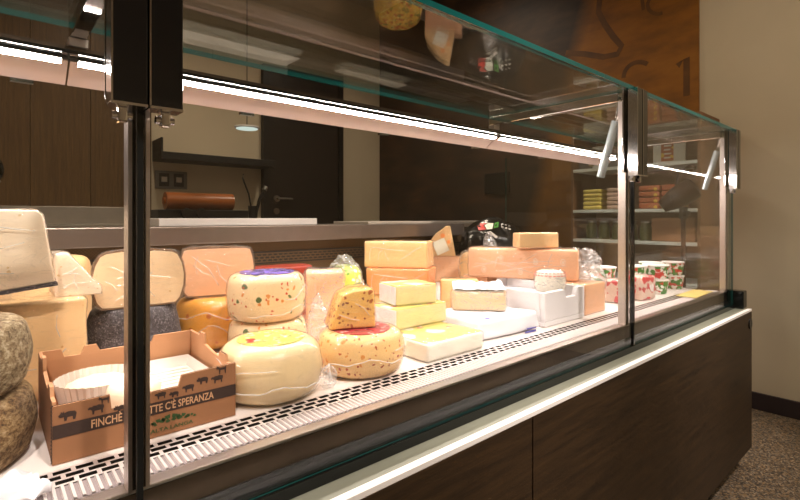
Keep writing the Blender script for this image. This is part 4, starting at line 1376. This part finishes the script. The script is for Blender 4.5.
link('handle', path_me([c0 + d * -0.045 + UP * 0.045, c0 + d * -0.055 + UP * 0.092, c0 + d * -0.03 + UP * 0.108, c0 + d * 0.02 + UP * 0.098, c0 + d * 0.035 + UP * 0.048], 0.008), 'bronze', lt)

# ------------------------------------------------------------------ ceiling downlights
emit('downlight', (1.0, 0.82, 0.6, 1), 12.0)
spots = ((-0.9, -1.2), (0.7, -1.2), (2.0, -1.0), (-0.9, 2.4), (0.7, 2.4), (2.1, 2.3), (2.0, 0.2))
for x, y in spots:
    d_ = empty('ceiling_downlight', (x, y, ZC))
    tag(d_, 'round recessed ceiling downlight with white ring above the shop', 'ceiling light', 'ceiling downlights')
    bm = lathe_bm([(0, -0.004), (0.06, -0.004), (0.06, -0.012), (0.085, -0.012), (0.085, -0.0005), (0, -0.0005)], 32)
    link('ring', to_mesh(bm), 'white_trim', d_)
    link('diffuser', cyl_me((0, 0, -0.005), (0, 0, -0.0085), 0.058, seg=28), 'downlight', d_)
    ld = bpy.data.lights.new('downlight', 'SPOT')
    ld.energy = DOWNLIGHT_W * (1.3 if y > 1 else 1.0)
    ld.color = (1.0, 0.84, 0.64)
    ld.spot_size = R(140)
    ld.spot_blend = 0.8
    ld.shadow_soft_size = 0.06
    lo = bpy.data.objects.new('downlight_beam', ld)
    COL.objects.link(lo)
    lo.parent = d_
    lo.location = (0, 0, -0.03)

# ------------------------------------------------------------------ added fill spotlights, out of view, that brighten the cheese fronts
for i, x in enumerate((-0.5, 0.35, 1.2, 2.05)):
    ts = empty('fill_spotlight', (x, -0.75, ZC))
    tag(ts, 'unseen black ceiling spotlight added to brighten the cheese fronts', 'ceiling light', 'added fill spotlights')
    link('mount', cyl_me((0, 0, -0.0005), (0, 0, -0.08), 0.012), 'black_metal', ts)
    dv = Vector((0, 1.62, -2.12)).normalized()
    c0 = Vector((0, 0, -0.11))
    link('lamp_head', cyl_me(c0 - dv * 0.06, c0 + dv * 0.07, 0.035, 0.042, 24), 'black_metal', ts)
    link('lamp_lens', cyl_me(c0 + dv * 0.0705, c0 + dv * 0.073, 0.036, seg=24), 'downlight', ts)
    ld = bpy.data.lights.new('fill_spot', 'SPOT')
    ld.energy = FILL_W
    ld.color = (1.0, 0.87, 0.79)
    ld.spot_size = R(40)
    ld.spot_blend = 0.5
    ld.shadow_soft_size = 0.04
    lo = bpy.data.objects.new('spot_beam', ld)
    COL.objects.link(lo)
    lo.parent = ts
    lo.location = c0 + dv * 0.09
    lo.rotation_euler = dv.to_track_quat('-Z', 'Y').to_euler()

# ------------------------------------------------------------------ gathered creases in the cling film
def film_of(o):
    return next(c for c in o.children if c.name.startswith('plastic_wrap'))
def crease_band(o, r, z, a0, a1, wob, seed, rad=0.0011):
    """a gathered line of film running round a wheel"""
    rnd = random.Random(seed)
    n = 26
    ph = rnd.random() * 6
    pts = []
    for i in range(n + 1):
        a = R(a0 + (a1 - a0) * i / n)
        zz = z + wob * (math.sin(a * 3 + ph) + 0.5 * math.sin(a * 7 + 2 * ph)) + rnd.uniform(-1, 1) * 0.0012
        pts.append((r * math.cos(a), r * math.sin(a), max(0.003, zz)))
    link('film_crease', path_me(pts, rad * 0.6, 5), 'film_crease', film_of(o))
def crease_lines(o, x0, x1, z0, z1, y, n, seed, rad=0.0009):
    """short stretched folds on a flat film-covered face (local x,z at depth y)"""
    rnd = random.Random(seed)
    for _ in range(n):
        xa, za = rnd.uniform(x0, x1), rnd.uniform(z0, z1)
        xb, zb = rnd.uniform(x0, x1), rnd.uniform(z0, z1)
        m = ((xa + xb) / 2 + rnd.uniform(-1, 1) * 0.006, y - 0.0008, (za + zb) / 2 + rnd.uniform(-1, 1) * 0.006)
        link('film_crease', path_me([(xa, y, za), m, (xb, y, zb)], rad * 0.6, 4), 'film_crease', film_of(o))
crease_band(fw, 0.0835, 0.026, 190, 350, 0.004, 1, 0.0016)
crease_band(fw, 0.0835, 0.060, 170, 250, 0.006, 2)
crease_band(cw, 0.0825, 0.030, 190, 345, 0.005, 3, 0.0014)
crease_band(cw, 0.0825, 0.050, 280, 350, 0.004, 4)
crease_band(hw, 0.0775, 0.050, 270, 350, 0.010, 5, 0.0014)
crease_band(hw, 0.0775, 0.020, 220, 320, 0.006, 6)
ow = bpy.data.objects['orange_cheese_wheel']
crease_band(ow, 0.0855, 0.072, 190, 300, 0.008, 7, 0.0013)
crease_band(ow, 0.0855, 0.040, 200, 290, 0.012, 8)
for nm, seed in (('half_cheese_wheel', 11), ('half_cheese_wheel.001', 12)):
    crease_lines(bpy.data.objects[nm], -0.06, 0.06, 0.015, 0.095, -0.0055, 5, seed)
crease_lines(slab, -0.05, 0.06, 0.03, 0.12, -0.0395, 5, 13)
crease_lines(wd, -0.028, 0.010, 0.005, 0.05, -0.0535, 5, 14)
crease_lines(big, 0.02, 0.19, 0.02, 0.13, -0.1035, 4, 15)
crease_lines(ll, -0.15, 0.16, 0.01, 0.085, -0.0565, 9, 16)
crease_lines(ck, -0.03, 0.03, 0.01, 0.055, -0.0375, 2, 17)
for nm, sx, sy, sz in (('cheese_block.001', 0.04, 0.0475, 0.14), ('cheese_block.003', 0.085, 0.0575, 0.068), ('cheese_block.004', 0.085, 0.0525, 0.068)):
    crease_lines(bpy.data.objects[nm], -sx, sx, 0.01, sz, -sy, 5, len(nm) + int(sx * 1000))

# ------------------------------------------------------------------ rest each loose thing just above what carries it
bpy.context.view_layer.update()
for o in [o for o in COL.objects if o.parent is None and o.type == 'MESH' and o.get('category') and o.get('kind') is None]:
    if not (o.name.startswith(('wall_mural', 'wall_box', 'liner_paper'))):
        lo = min((x.matrix_world @ v.co).z for x in (o, *o.children) if x.type == 'MESH' for v in x.data.vertices)
        if lo < o.location.z + 0.0007:
            o.location.z += o.location.z + 0.0007 - lo
